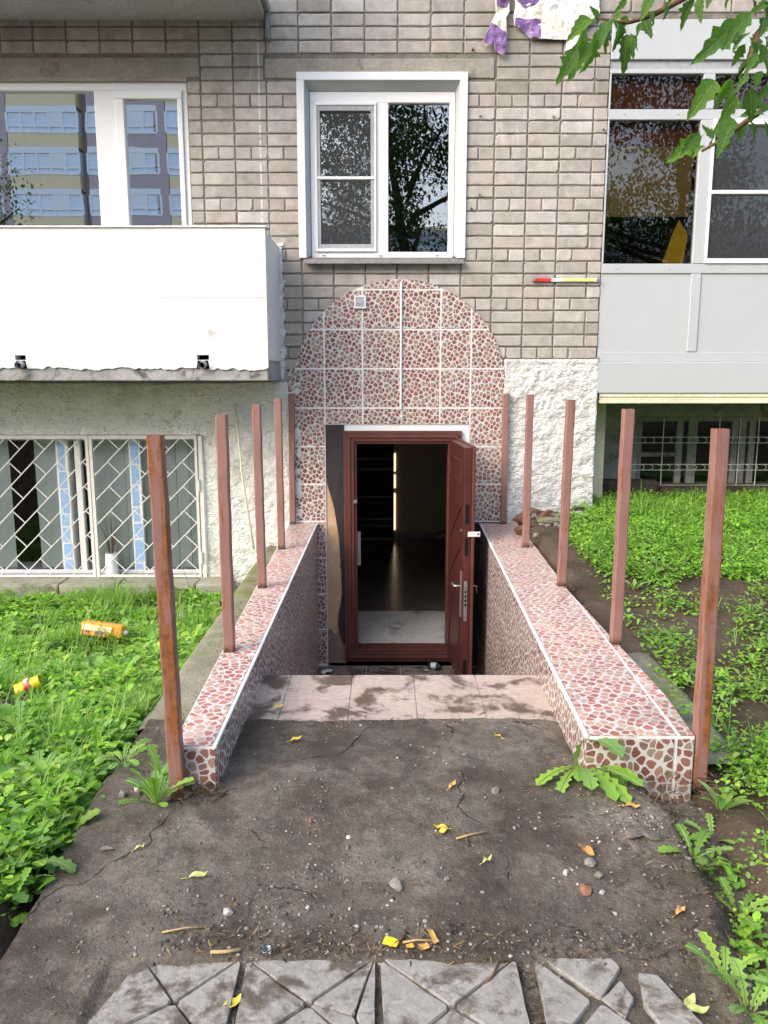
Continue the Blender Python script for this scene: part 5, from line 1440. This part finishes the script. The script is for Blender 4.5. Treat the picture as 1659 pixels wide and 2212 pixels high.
# sticks
for (x1, y1, x2, y2, r_, mat, lb) in ((985, 1815, 1050, 1800, .0035, m_straw, 'short pale stick beside the pair of yellow leaves'), (1005, 1800, 1012, 1830, .003, m_twig, 'dark twig touching the pair of yellow leaves'),
                                  (350, 2018, 440, 2006, .003, m_straw, 'thin bent straw on the left of the path'), (455, 2062, 520, 2056, .005, m_straw, 'pale stick along the edge of the left paving slab'),
                                  (845, 2050, 880, 2018, .004, m_twig, 'brown stick above the torn yellow wrapper'), (1275, 2110, 1310, 2085, .003, m_twig, 'thin twig at the right end of the paving'),
                                  (870, 2040, 935, 2036, .0035, m_straw, 'pale straw right of the torn yellow wrapper'), (1040, 2140, 1080, 2080, .004, m_twig, 'brown twig lying in the gap of the broken slab'), (560, 2105, 600, 2090, .003, m_twig, 'dark twig on the second paving slab')):
    a, b_ = gp(x1, y1), gp(x2, y2)
    m_ = (a + b_) / 2 + Vector((random.uniform(-.006, .006), random.uniform(-.006, .006), .004))
    tag(MB().tube([a + Vector((0, 0, r_ + .002)), m_ + Vector((0, 0, r_)), b_ + Vector((0, 0, r_ + .002))], r_, 5).build('stick', mat, None, smooth=True), lb, 'stick')
# pale stick leaning on the left plinth
a = atZ(549, 1188, -.01); t_ = atY(508, 872, -.035)
tag(MB().tube([a, a.lerp(t_, .5) + Vector((-.02, 0, 0)), t_], [.009, .009, .011], 8).build('leaning_stick', m_cream, None, smooth=True), 'pale stick leaning against the left stucco behind the posts', 'stick')

# gravel and plant litter on the path (uncountable)
def chips(name, label, n, pts, smin, smax, mat, cat):
    bm = bmesh.new(); bmesh.ops.create_icosphere(bm, subdivisions=1, radius=1); bv = np.array([v.co[:] for v in bm.verts]); bf = np.array([[v.index for v in f.verts] for f in bm.faces]); bm.free()
    V = np.zeros((n, len(bv), 3)); s = smin + (smax - smin) * np.random.rand(n) ** 3
    sc = s[:, None, None] * U(.55, 1.25, (n, 1, 3)); V = bv[None] * sc * U(.75, 1.2, (n, len(bv), 1)); V[:, :, 2] *= .6
    V += pts[:, None, :]
    F = (bf[None] + (np.arange(n) * len(bv))[:, None, None]).reshape(-1, 3)
    return tag(np_mesh(name, V.reshape(-1, 3), F, mat), label, cat, kind='stuff')
pts = []
while len(pts) < 3600:
    x, y = random.uniform(-.95, 1.2), random.uniform(-5.35, -3.68)
    d_ = .10 + .9 * math.exp(-((y + 4.93) / .075) ** 2) * (1 if x > -.62 else .3) + .55 * sst(.55, .95, x) * (y < -4.0) + .35 * sst(.1, .6, fbm(x * 2.5, y * 2.5, 12.)) + .4 * math.exp(-((y + 4.78) / .16) ** 2) * math.exp(-((x + .25) / .28) ** 2) * 2
    if random.random() < d_: pts.append((x, y, (pz(x, y) if x < 1.03 else max(pz(x, y), g(x, y))) + .001))
chips('gravel', 'small gravel and grit scattered over the concrete path', 3600, np.array(pts), .0015, .0085, m_chips, 'gravel')
pts = []
for (px, py, sp_, n_) in ((1345, 1755, .06, 45), (1385, 1775, .06, 45), (1400, 1800, .08, 35), (1250, 1890, .07, 30), (1290, 1840, .08, 25), (1180, 2060, .12, 40), (980, 2060, .12, 35), (700, 2040, .14, 40), (1150, 1740, .10, 20)):
    q = gp(px, py)
    for _ in range(n_):
        x, y = q.x + random.gauss(0, sp_), q.y + random.gauss(0, sp_ * .6); pts.append((x, y, max(pz(x, y), g(x, y) if x > 1.03 else -9) + .002))
m_crumb = surf('white_crumbs', (.26, .245, .22), (.46, .44, .41), 20, .9, .1)
chips('plaster_crumbs', 'white plaster crumbs along the right side of the path', len(pts), np.array(pts), .001, .0075, m_crumb, 'crumbs')
pts = []
while len(pts) < 900:
    x, y = random.uniform(1.15, 2.9), random.uniform(-4.6, -.3)
    if inview(x, y): pts.append((x, y, g(x, y) + .002))
chips('gravel', 'white chips and crumbs scattered on the soil right of the stairs', 900, np.array(pts), .002, .012, m_chips, 'gravel')
pts = []
for _ in range(420):
    x, y = random.uniform(1.10, 1.78), -.18 - abs(random.gauss(0, .30)); pts.append((x, y, g(x, y) + .006))
chips('rubble_crumbs', 'brick and mortar crumbs round the rubble heap by the stucco pillar', len(pts), np.array(pts), .006, .040, m_chips, 'rubble')
pts = []
while len(pts) < 700:
    x, y = random.uniform(-2.3, -1.05), random.uniform(-1.7, -.8)
    pts.append((x, y, g(x, y) + .002))
chips('gravel', 'rubble crumbs in the bare patch behind the orange carton', 700, np.array(pts), .003, .018, m_chips, 'gravel')
def litter(name, label, pts, lmin, lmax):
    parts = []; n = len(pts); P = np.array(pts)
    parts.append(leaves(P, U(0, 6.283, n), U(lmin, lmax, n), U(.001, .0045, n), U(-.05, .35, n), U(-.2, .5, n), 'blade', .5))
    V, F = merge(parts); return tag(np_mesh(name, V, F, m_litterstraw, True), label, 'litter', kind='stuff')
pts = []
while len(pts) < 2600:
    x, y = random.uniform(-.6, 1.15), random.uniform(-5.32, -4.0)
    d_ = .03 + .9 * math.exp(-((y + 4.95) / .05) ** 2) + sst(.62, .95, x) * .5 + (1.0 if (y < -4.98 and min(abs(x - v) for v in (-.368, -.019, .348)) < .02) else 0) + (.8 if (y < -4.98 and .24 < x < .42) else 0)
    if random.random() < d_: pts.append((x, y, pz(x, y) + .004))
litter('plant_litter', 'dry stems and leaf scraps along the paving edge', pts, .008, .038)
pts = []
for _ in range(900):
    t = random.random(); y = lerp(-3.9, -.1, t); x = lo_(y) - random.uniform(.0, .10 + .08 * t); pts.append((x, y, .012 + random.uniform(0, .015)))
for _ in range(240): pts.append((random.uniform(-.72, -.56), random.uniform(-4.33, -4.22), .01 + random.uniform(0, .04)))
for _ in range(260): pts.append((random.uniform(.85, 1.2), random.uniform(-4.34, -4.15), pz(.9, -4.2) + random.uniform(0, .03)))
for _ in range(200): pts.append((random.uniform(-.58, .70), random.uniform(-3.70, -3.64), .008))
for _ in range(150): pts.append((random.uniform(-.58, .70), random.uniform(-.8, -.1), -1.115))
litter('plant_litter', 'dry scraps gathered along the walls and steps', pts, .01, .05)
pts = []
while len(pts) < 1100:
    x, y = random.uniform(-3.2, -1.06), random.uniform(-5.0, -.35)
    if inview(x, y): pts.append((x, y, g(x, y) + random.uniform(.01, .07)))
litter('plant_litter', 'dry straw and dead blades among the weeds on the left', pts, .03, .12)
pts = [(random.uniform(-.57, .78), random.uniform(-.75, -.05), -1.118) for _ in range(260)]
chips('gravel', 'dirt crumbs on the pit floor before the door', 260, np.array(pts), .003, .014, m_chips, 'gravel')

# litter: carton, wrappers, paper, bottle
m_orange = surf('orange_print', (.72, .30, .04), (.80, .38, .07), 12, .4, .4, .1)
m_cream2 = surf('cream_print', (.78, .66, .36), (.84, .76, .50), 8, .4, .4, .1)
m_purple = surf('purple_print', (.18, .08, .26), (.26, .13, .36), 14, .5, .3)
m_yellow = surf('yellow_print', (.82, .56, .02), (.88, .64, .04), 10, .35, .4, .1)
m_red = surf('red_print', (.55, .03, .04), (.62, .05, .05), 10, .35, .4, .1)
m_paper = surf('white_paper', (.72, .71, .69), (.82, .81, .79), 6, .8, .2, .5, 25, .008)
q = atZ(225, 1392, -.235); ca = empty('drink_carton', (q.x, q.y, g(q.x, q.y) + .125), None, -.12); ca.rotation_euler = (R(-12), R(5), -.10)
tag(ca, 'crushed orange and cream drink carton lying in the grass', 'carton')
mb = MB().box(-.135, .135, -.034, .034, -.042, .042); me = mb.mesh('carton_body', m_orange, False, .006)
for v in me.vertices: v.co.z += .007 * nz(v.co.x * 14, v.co.y * 14, 1.); v.co.y += .006 * nz(v.co.x * 11, 3, v.co.z * 9)
link_mesh('carton_body', me, ca)
MB().prism([(-.125, -.0385, -.008), (-.03, -.040, -.010), (.07, -.0395, -.012), (.075, -.0395, .022), (-.03, -.040, .026), (-.12, -.0385, .028)], (0, .002, 0)).build('cream_label', m_cream2, ca)
MB().prism([(-.04, -.0415, -.030), (.005, -.0415, -.034), (.012, -.0415, -.006), (-.035, -.0415, -.010)], (0, .002, 0)).prism([(-.10, -.0415, -.024), (-.08, -.0415, -.026), (-.08, -.0415, -.010), (-.098, -.0415, -.010)], (0, .002, 0)).build('purple_mark', m_purple, ca)
mb = MB()
for k in range(5): mb.box(-.02 + k * .022, -.008 + k * .022, -.0425, -.0412, .010, .013).box(-.02 + k * .022, -.012 + k * .022, -.0425, -.0412, .002, .004)
mb.build('print_lines', m_orange, ca)
MB().tube([(.133, .0, -.004), (.158, .002, -.008)], .017, 12).build('cap', m_paper, ca, smooth=True)
q = atZ(68, 1522, -.14); wr = empty('snack_wrapper', (q.x, q.y, g(q.x, q.y) + .075)); wr.rotation_euler = (R(10), R(-22), R(15)); tag(wr, 'yellow bottle wrap with a red band among the weeds at the left', 'wrapper')
def wrap_mesh(nm, x0, x1, mat, r_=.033, o_=0):
    mb = MB(); n = 14
    for i, x in enumerate(np.linspace(x0, x1, 4)):
        for j in range(n):
            a = 2 * math.pi * j / n; rr_ = r_ + o_ + .004 * math.sin(a * 3 + x * 30); mb.v.append((x, rr_ * math.cos(a), rr_ * math.sin(a)))
    for i in range(3):
        for j in range(n): mb.f.append((i * n + j, i * n + (j + 1) % n, (i + 1) * n + (j + 1) % n, (i + 1) * n + j)); mb.m.append(0)
    return mb.build(nm, mat, wr, smooth=True)
wrap_mesh('film', -.065, .055, m_yellow); wrap_mesh('red_band', -.022, .012, m_red, o_=.0012)
mb = MB()
for k in range(6):
    a = -2.2 + k * .22; yy, zz = .0358 * math.cos(a), .0358 * math.sin(a)
    mb.box(-.016, .006 if k % 2 else .001, yy - .002, yy + .002, zz * -1 - .0022, zz * -1 + .0022)
mb.build('lettering', m_paper, wr)
m_brownglass = surf('brown_bottle', (.02, .008, .005), (.035, .014, .008), 5, .08, .6)
q = atZ(30, 1545, -.12)
bo_ = MB(); 
bo_.lathe((0, 0, 0), [(0, -.10), (.034, -.10), (.036, -.095), (.036, .04), (.03, .06), (.014, .085), (.013, .12), (0, .12)], 18)
o = bo_.build('bottle', m_brownglass, None, smooth=True); o.location = (q.x, q.y, g(q.x, q.y) + .04); o.rotation_euler = (R(88), 0, R(-60)); tag(o, 'dark brown bottle lying in the weeds beside the yellow wrap', 'bottle')
def crumple(name, label, p, sx_, sy_, mat, amp, seed, cat='paper', rz=0):
    us = list(np.linspace(-sx_, sx_, 9)); vs = list(np.linspace(-sy_, sy_, 7))
    o = grid_mesh(name, us, vs, lambda u, v: (u + .2 * sx_ * nz(u * 30, v * 30, seed), v + .2 * sy_ * nz(u * 30, v * 30, seed + 5), .004 + amp * abs(fbm(u * 16, v * 16, seed))), mat, smooth=False)
    o.location = p; o.rotation_euler = (0, 0, rz); tag(o, label, cat); return o
q = atZ(203, 1312, -.30); o = crumple('paper_scrap', 'crumpled cream paper in the grass behind the orange carton', (q.x, q.y, g(q.x, q.y) + .05), .055, .035, m_cream2, .03, 2); o.rotation_euler = (.5, 0, 0)
q = gp(845, 2042); o = crumple('torn_wrapper', 'torn bright yellow wrapper lying above the paving slabs', (q.x, q.y, q.z + .006), .021, .016, m_yellow, .010, 4, 'wrapper', -.35)
q = gp(885, 2050); crumple('torn_wrapper', 'small red and orange wrapper scrap beside the bright yellow wrapper', (q.x, q.y, q.z + .005), .010, .007, m_orange, .008, 6, 'wrapper', .2)
q = gp(935, 2030); o = crumple('dry_leaf', 'curled orange leaf at the end of the pale straw', (q.x, q.y, q.z + .006), .008, .026, m_oleaf, .014, 7, 'leaf', .3)
q = gp(915, 2052); o = crumple('dry_leaf', 'crumpled orange leaf right of the red wrapper scrap', (q.x, q.y, q.z + .005), .014, .010, m_oleaf, .012, 8, 'leaf', .3)
m_clear = glass_mat('clear_glass_shard', .12, (.80, .86, .84), .0)
for i, (px, py, lb) in enumerate(((965, 2012, 'clear broken glass shard above the curled orange leaf'), (535, 1985 + 75, 'round glass bottle bottom between two paving slabs'))):
    q = gp(px, py)
    if i == 0: o = crumple('glass_shard', lb, (q.x, q.y, q.z + .006), .018, .022, m_clear, .01, 11, 'glass', .6)
    else:
        o = MB().lathe((0, 0, 0), [(.0, .002), (.014, .002), (.017, .004), (.017, .010), (.013, .011), (.012, .005), (0, .005)], 16).build('bottle_bottom', m_clear, None, smooth=True); o.location = (q.x + .05, q.y, q.z + .006); tag(o, lb, 'glass')
# things on the pit floor
q = atZ(938, 1434, -1.09)
bt = empty('bottle', (q.x, min(q.y, -.12), -1.085)); bt.rotation_euler = (R(90), 0, R(62)); tag(bt, 'small black bottle with a pale blue label before the door', 'bottle')
MB().lathe((0, 0, 0), [(0, -.055), (.026, -.055), (.028, -.05), (.028, .03), (.02, .045), (.012, .052), (.012, .07), (0, .07)], 16).build('glass', m_black, bt, smooth=True)
m_lblue = surf('pale_blue_label', (.42, .60, .72), (.52, .68, .78), 10, .5, .3)
MB().lathe((0, 0, 0), [(.0288, -.03), (.0288, .018)], 16).build('bottle_label', m_lblue, bt, smooth=True)
q = atZ(708, 1447, -1.11); crumple('paper_scrap', 'crumpled bluish tissue in the left corner of the pit', (-.50, -.22, -1.112), .045, .04, m_paper, .05, 13)
q = atZ(920, 1446, -1.11); crumple('paper_scrap', 'tiny lilac scrap left of the black bottle', (q.x, -.16, -1.112), .014, .012, m_paper, .012, 14)

# flower pot behind the grille and jar in the middle window
fp = empty('flower_pot', (-2.405, .020, BW[2] + .003)); tag(fp, 'white flower pot with a dried plant behind the basement grille', 'flower pot')
MB().lathe((0, 0, 0), [(0, 0), (.056, 0), (.058, .01), (.050, .205), (.044, .205), (.044, .19), (0, .19)], 24).build('pot', m_pvc, fp, smooth=False)
mb = MB(); rnd = random.Random(8)
for k in range(16):
    a = rnd.uniform(0, 6.28); l = rnd.uniform(.12, .36); s_ = rnd.uniform(.02, .10)
    mb.tube([(.012 * math.cos(a), .012 * math.sin(a), .19), (.03 * math.cos(a), .03 * math.sin(a), .19 + l * .5), (s_ * math.cos(a), s_ * math.sin(a) * .6, .19 + l)], [.004, .0025, .001], 5)
mb.build('dried_plant', m_twig, fp)
o = MB().lathe((0, 0, 0), [(0, 0), (.040, 0), (.043, .01), (.043, .085), (.036, .10), (.041, .102), (.041, .125), (.02, .135), (0, .135)], 20).build('jar', m_zinc, None, smooth=True); o.location = (.335, .18, 2.442); tag(o, 'metal-lidded jar standing inside the right pane of the middle window', 'jar')

# torn banner on the brick wall
def sheet(poly, y, mat, name, parent, seed=0., amp=.03):
    bm = bmesh.new(); vs = [bm.verts.new((X, 0, Z)) for X, Z in poly]; bm.faces.new(vs)
    bmesh.ops.triangulate(bm, faces=bm.faces[:])
    for _ in range(4):
        es = [e for e in bm.edges if e.calc_length() > .035]
        if es: bmesh.ops.subdivide_edges(bm, edges=es, cuts=1); bmesh.ops.triangulate(bm, faces=bm.faces[:])
    for v in bm.verts:
        w = 1 - abs(fbm(v.co.x * 5 + v.co.z * 4, v.co.z * 5 - v.co.x * 2, seed, 3)); v.co.y = y - amp * (w - .3) - .012 * nz(v.co.x * 22, v.co.z * 22, seed)
    me = bpy.data.meshes.new(name); bm.to_mesh(me); bm.free(); me.materials.append(mat); auto_uv(me)
    return link_mesh(name, me, parent)
def zz6(lst): return [(.753 + x * .000626, 4.351 - y * .000578) for x, y in lst]
m_ban = surf('white_banner_vinyl', (.72, .715, .69), (.80, .795, .78), 4, .6, .3, .35, 14, .01)
m_banc = surf('cream_banner_vinyl', (.68, .64, .50), (.74, .71, .60), 4, .6, .3, .3, 14, .01)
m_banp = surf('purple_banner_print', (.17, .085, .24), (.25, .15, .36), 5, .55, .3, .3, 14, .01)
bn = empty('torn_banner', (0, 0, 0)); tag(bn, 'torn white and purple vinyl banner remnant hanging on the upper brick wall', 'banner')
sheet(zz6([(400, -300), (440, 60), (415, 240), (430, 350), (460, 345), (570, 420), (640, 510), (690, 490), (770, 510), (880, 510), (930, 470), (1090, 520), (1080, 720), (1200, 575), (1150, 330), (1300, 420), (1400, 270), (1490, 200), (1475, -300)][::-1]), -.02, m_ban, 'vinyl', bn, 1.)
sheet(zz6([(440, 250), (760, 265), (765, 500), (690, 488), (640, 505), (570, 415), (470, 345), (435, 345)][::-1]), -.0245, m_banp, 'purple_print', bn, 1.)
sheet(zz6([(420, -300), (450, 40), (560, 130), (700, 60), (760, -10), (760, -300)][::-1]), -.0245, m_banp, 'purple_print', bn, 1.)
sheet(zz6([(560, 150), (780, 110), (1100, 290), (1085, 460), (775, 300), (765, 262)][::-1]), -.0235, m_banc, 'cream_print', bn, 1.)
bn2 = empty('torn_banner', (0, 0, 0)); tag(bn2, 'narrow purple-ended banner strip dangling left of the big banner remnant', 'banner')
sheet(zz6([(170, -250), (200, 110), (190, 200), (140, 310), (40, 540), (90, 610), (185, 560), (190, 660), (310, 740), (340, 440), (320, 250), (360, 180), (330, 120), (360, 30), (350, -250)][::-1]), -.03, m_banc, 'vinyl', bn2, 5.)
sheet(zz6([(140, 312), (45, 540), (90, 605), (185, 555), (192, 655), (308, 735), (335, 440)][::-1]), -.0345, m_banp, 'purple_print', bn2, 5.)
sheet(zz6([(172, -250), (200, 110), (330, 115), (355, 30), (345, -250)][::-1]), -.0345, m_banp, 'purple_print', bn2, 5.)

# red / yellow marker bar bolted to the wall
mk = empty('marker_bar', (1.5, -.01, 2.229)); tag(mk, 'thin red, white and yellow bar bolted to the brick wall', 'marker')
for a, b_, mat in ((-.268, -.115, m_red), (-.115, -.04, m_paper), (-.04, .275, m_banc)): MB().box(a, b_, -.012, .0, -.014, .012).build('section', mat, mk)
m_paleyel = surf('pale_yellow_print', (.70, .62, .16), (.76, .68, .22), 6, .5, .3)
MB().box(-.02, .24, -.0135, -.0122, -.010, .008).build('yellow_face', m_paleyel, mk)
for xx in (-.262, .268): MB().tube([(xx, -.028, 0), (xx, .0, 0)], .013, 8).build('bolt', m_zinc, mk)
for (px, py, lb) in ((1021, 107, 'rusty bolt in the bricks right of the lintel'), (1018, 451, 'rusty bolt in the bricks right of the middle window'), (1303, 279, 'dark bolt at the right corner of the brick wall'), (1037, 250, 'small anchor stub right of the middle window top'), (1035, 420, 'small anchor stub right of the middle window lower half'), (1195, 252, 'small anchor stub under the banner')):
    q = atY(px, py, 0); o = MB().tube([(q.x, -.022, q.z), (q.x, .003, q.z)], [.007, .011], 8).build('wall_bolt', m_zinc if 'rusty' not in lb else m_bfrag, None); tag(o, lb, 'bolt', 'bolts left in the brick wall')

# =================================================================== BEHIND THE CAMERA (seen mirrored in the panes)
m_ywall = surf('yellow_facade_brick', (.88, .70, .42), (.92, .76, .48), 2, .9, .1)
m_brwall = surf('brown_facade_brick', (.50, .40, .39), (.56, .45, .44), 2, .9, .1)
m_facade = surf('white_facade', (.90, .90, .90), (.93, .93, .93), 1, .7, .2)
m_bglass = surf('balcony_glazing', (.76, .83, .92), (.86, .91, .96), .6, .25, .5)
ob = empty('opposite_building', (0, -60, 0)); tag(ob, 'tall apartment block with yellow and brown balcony bands mirrored in the windows', 'building')
def op(mb, n, m): o = mb.build(n, m, ob); o.location = (0, 60, 0); return o
YB_ = -58.
op(MB().box(-66, -9.5, YB_ - 12, YB_ - 1.2, 0, 31), 'wall', m_brwall); op(MB().box(-9.5, 34, YB_ - 12, YB_ - 1.2, 0, 13), 'wall', m_ywall)
for k in range(16):
    xa = -65.9 + k * 6.1; nf = 10 if xa < -10 else 4
    if k % 2 == 0: op(MB().box(xa - .45, xa + .45, YB_ - 1.2, YB_ + .02, 0, nf * 3. + 1), 'pilaster', m_brwall)
    par = m_ywall if k % 2 == 0 else m_brwall
    for f in range(nf):
        z = .6 + f * 3.0; x0_, x1_ = xa + .5, xa + 5.9
        op(MB().box(x0_, x1_, YB_ - 1.2, YB_, z, z + .95), 'parapet', par)
        op(MB().box(x0_, x1_, YB_ - 1.1, YB_ - .06, z + .96, z + 2.75), 'glazing', m_bglass)
        mb = MB().box(x0_, x1_, YB_ - .05, YB_ + .03, z + .96, z + 1.06).box(x0_, x1_, YB_ - .05, YB_ + .03, z + 2.55, z + 2.98).box(x0_, x1_, YB_ - .05, YB_ + .02, z + 1.42, z + 1.50)
        for xx in np.arange(x0_, x1_ + .1, 1.08): mb.box(xx - .08, xx + .08, YB_ - .05, YB_ + .025, z + 1.06, z + 2.55)
        mb.box(x0_ + 3.24, x0_ + 4.3, YB_ - .055, YB_ + .01, z + 1.5, z + 2.55)
        op(mb, 'glazing_bars', m_facade)
def big_tree(label, x, y, h, rx, ry, z0, n, seed, lean=0.):
    rs = np.random.RandomState(seed); e = empty('tree', (x, y, g(x, y))); tag(e, label, 'tree')
    MB().tube([(0, 0, -.1), (lean * .3, 0, h * .25), (lean * .7, 0, h * .5), (lean, 0, h * .75)], [.2, .17, .13, .05], 10).build('trunk', m_bark, e, smooth=True)
    mb = MB()
    for k in range(9):
        a = rs.uniform(0, 6.28); t = rs.uniform(.28, .65)
        mb.tube([(lean * t, 0, h * t), (lean * t + math.cos(a) * rx * .4, math.sin(a) * ry * .4, h * t + .5), (lean * t + math.cos(a) * rx * .8, math.sin(a) * ry * .8, h * t + .9)], [.07, .045, .015], 6)
    mb.build('limb', m_bark, e, smooth=True)
    nc = 120; C = rs.normal(0, 1, (nc, 3)); C /= np.linalg.norm(C, axis=1)[:, None]; C *= rs.uniform(.25, 1., (nc, 1)) ** .5
    C = C * np.array([rx, ry, (h - z0) / 2]) + np.array([lean * .6, 0, (h + z0) / 2])
    idx = rs.randint(0, nc, n); P = C[idx] + rs.normal(0, .30, (n, 3)); L = rs.uniform(.07, .13, n)
    V, F = leaves(P, rs.uniform(0, 6.28, n), L, L * .55, rs.uniform(-1.3, .3, n), rs.uniform(0, .6, n), 'round', .2)
    np_mesh('crown', V, F, m_bigleaf, True, e)
big_tree('leafy tree behind the camera mirrored in the middle window', 1.3, -13.2, 9.5, 3.3, 2.2, 2.0, 30000, 5, -1.2)
big_tree('leafy tree behind the camera mirrored in the loggia glazing', 7.0, -14.0, 9.5, 3.4, 2.3, 1.6, 28000, 8, .5)
big_tree('distant tree behind the camera mirrored at the edge of the left window', -11.3, -16.0, 8.0, 1.5, 1.5, 3.6, 2500, 12, 0)
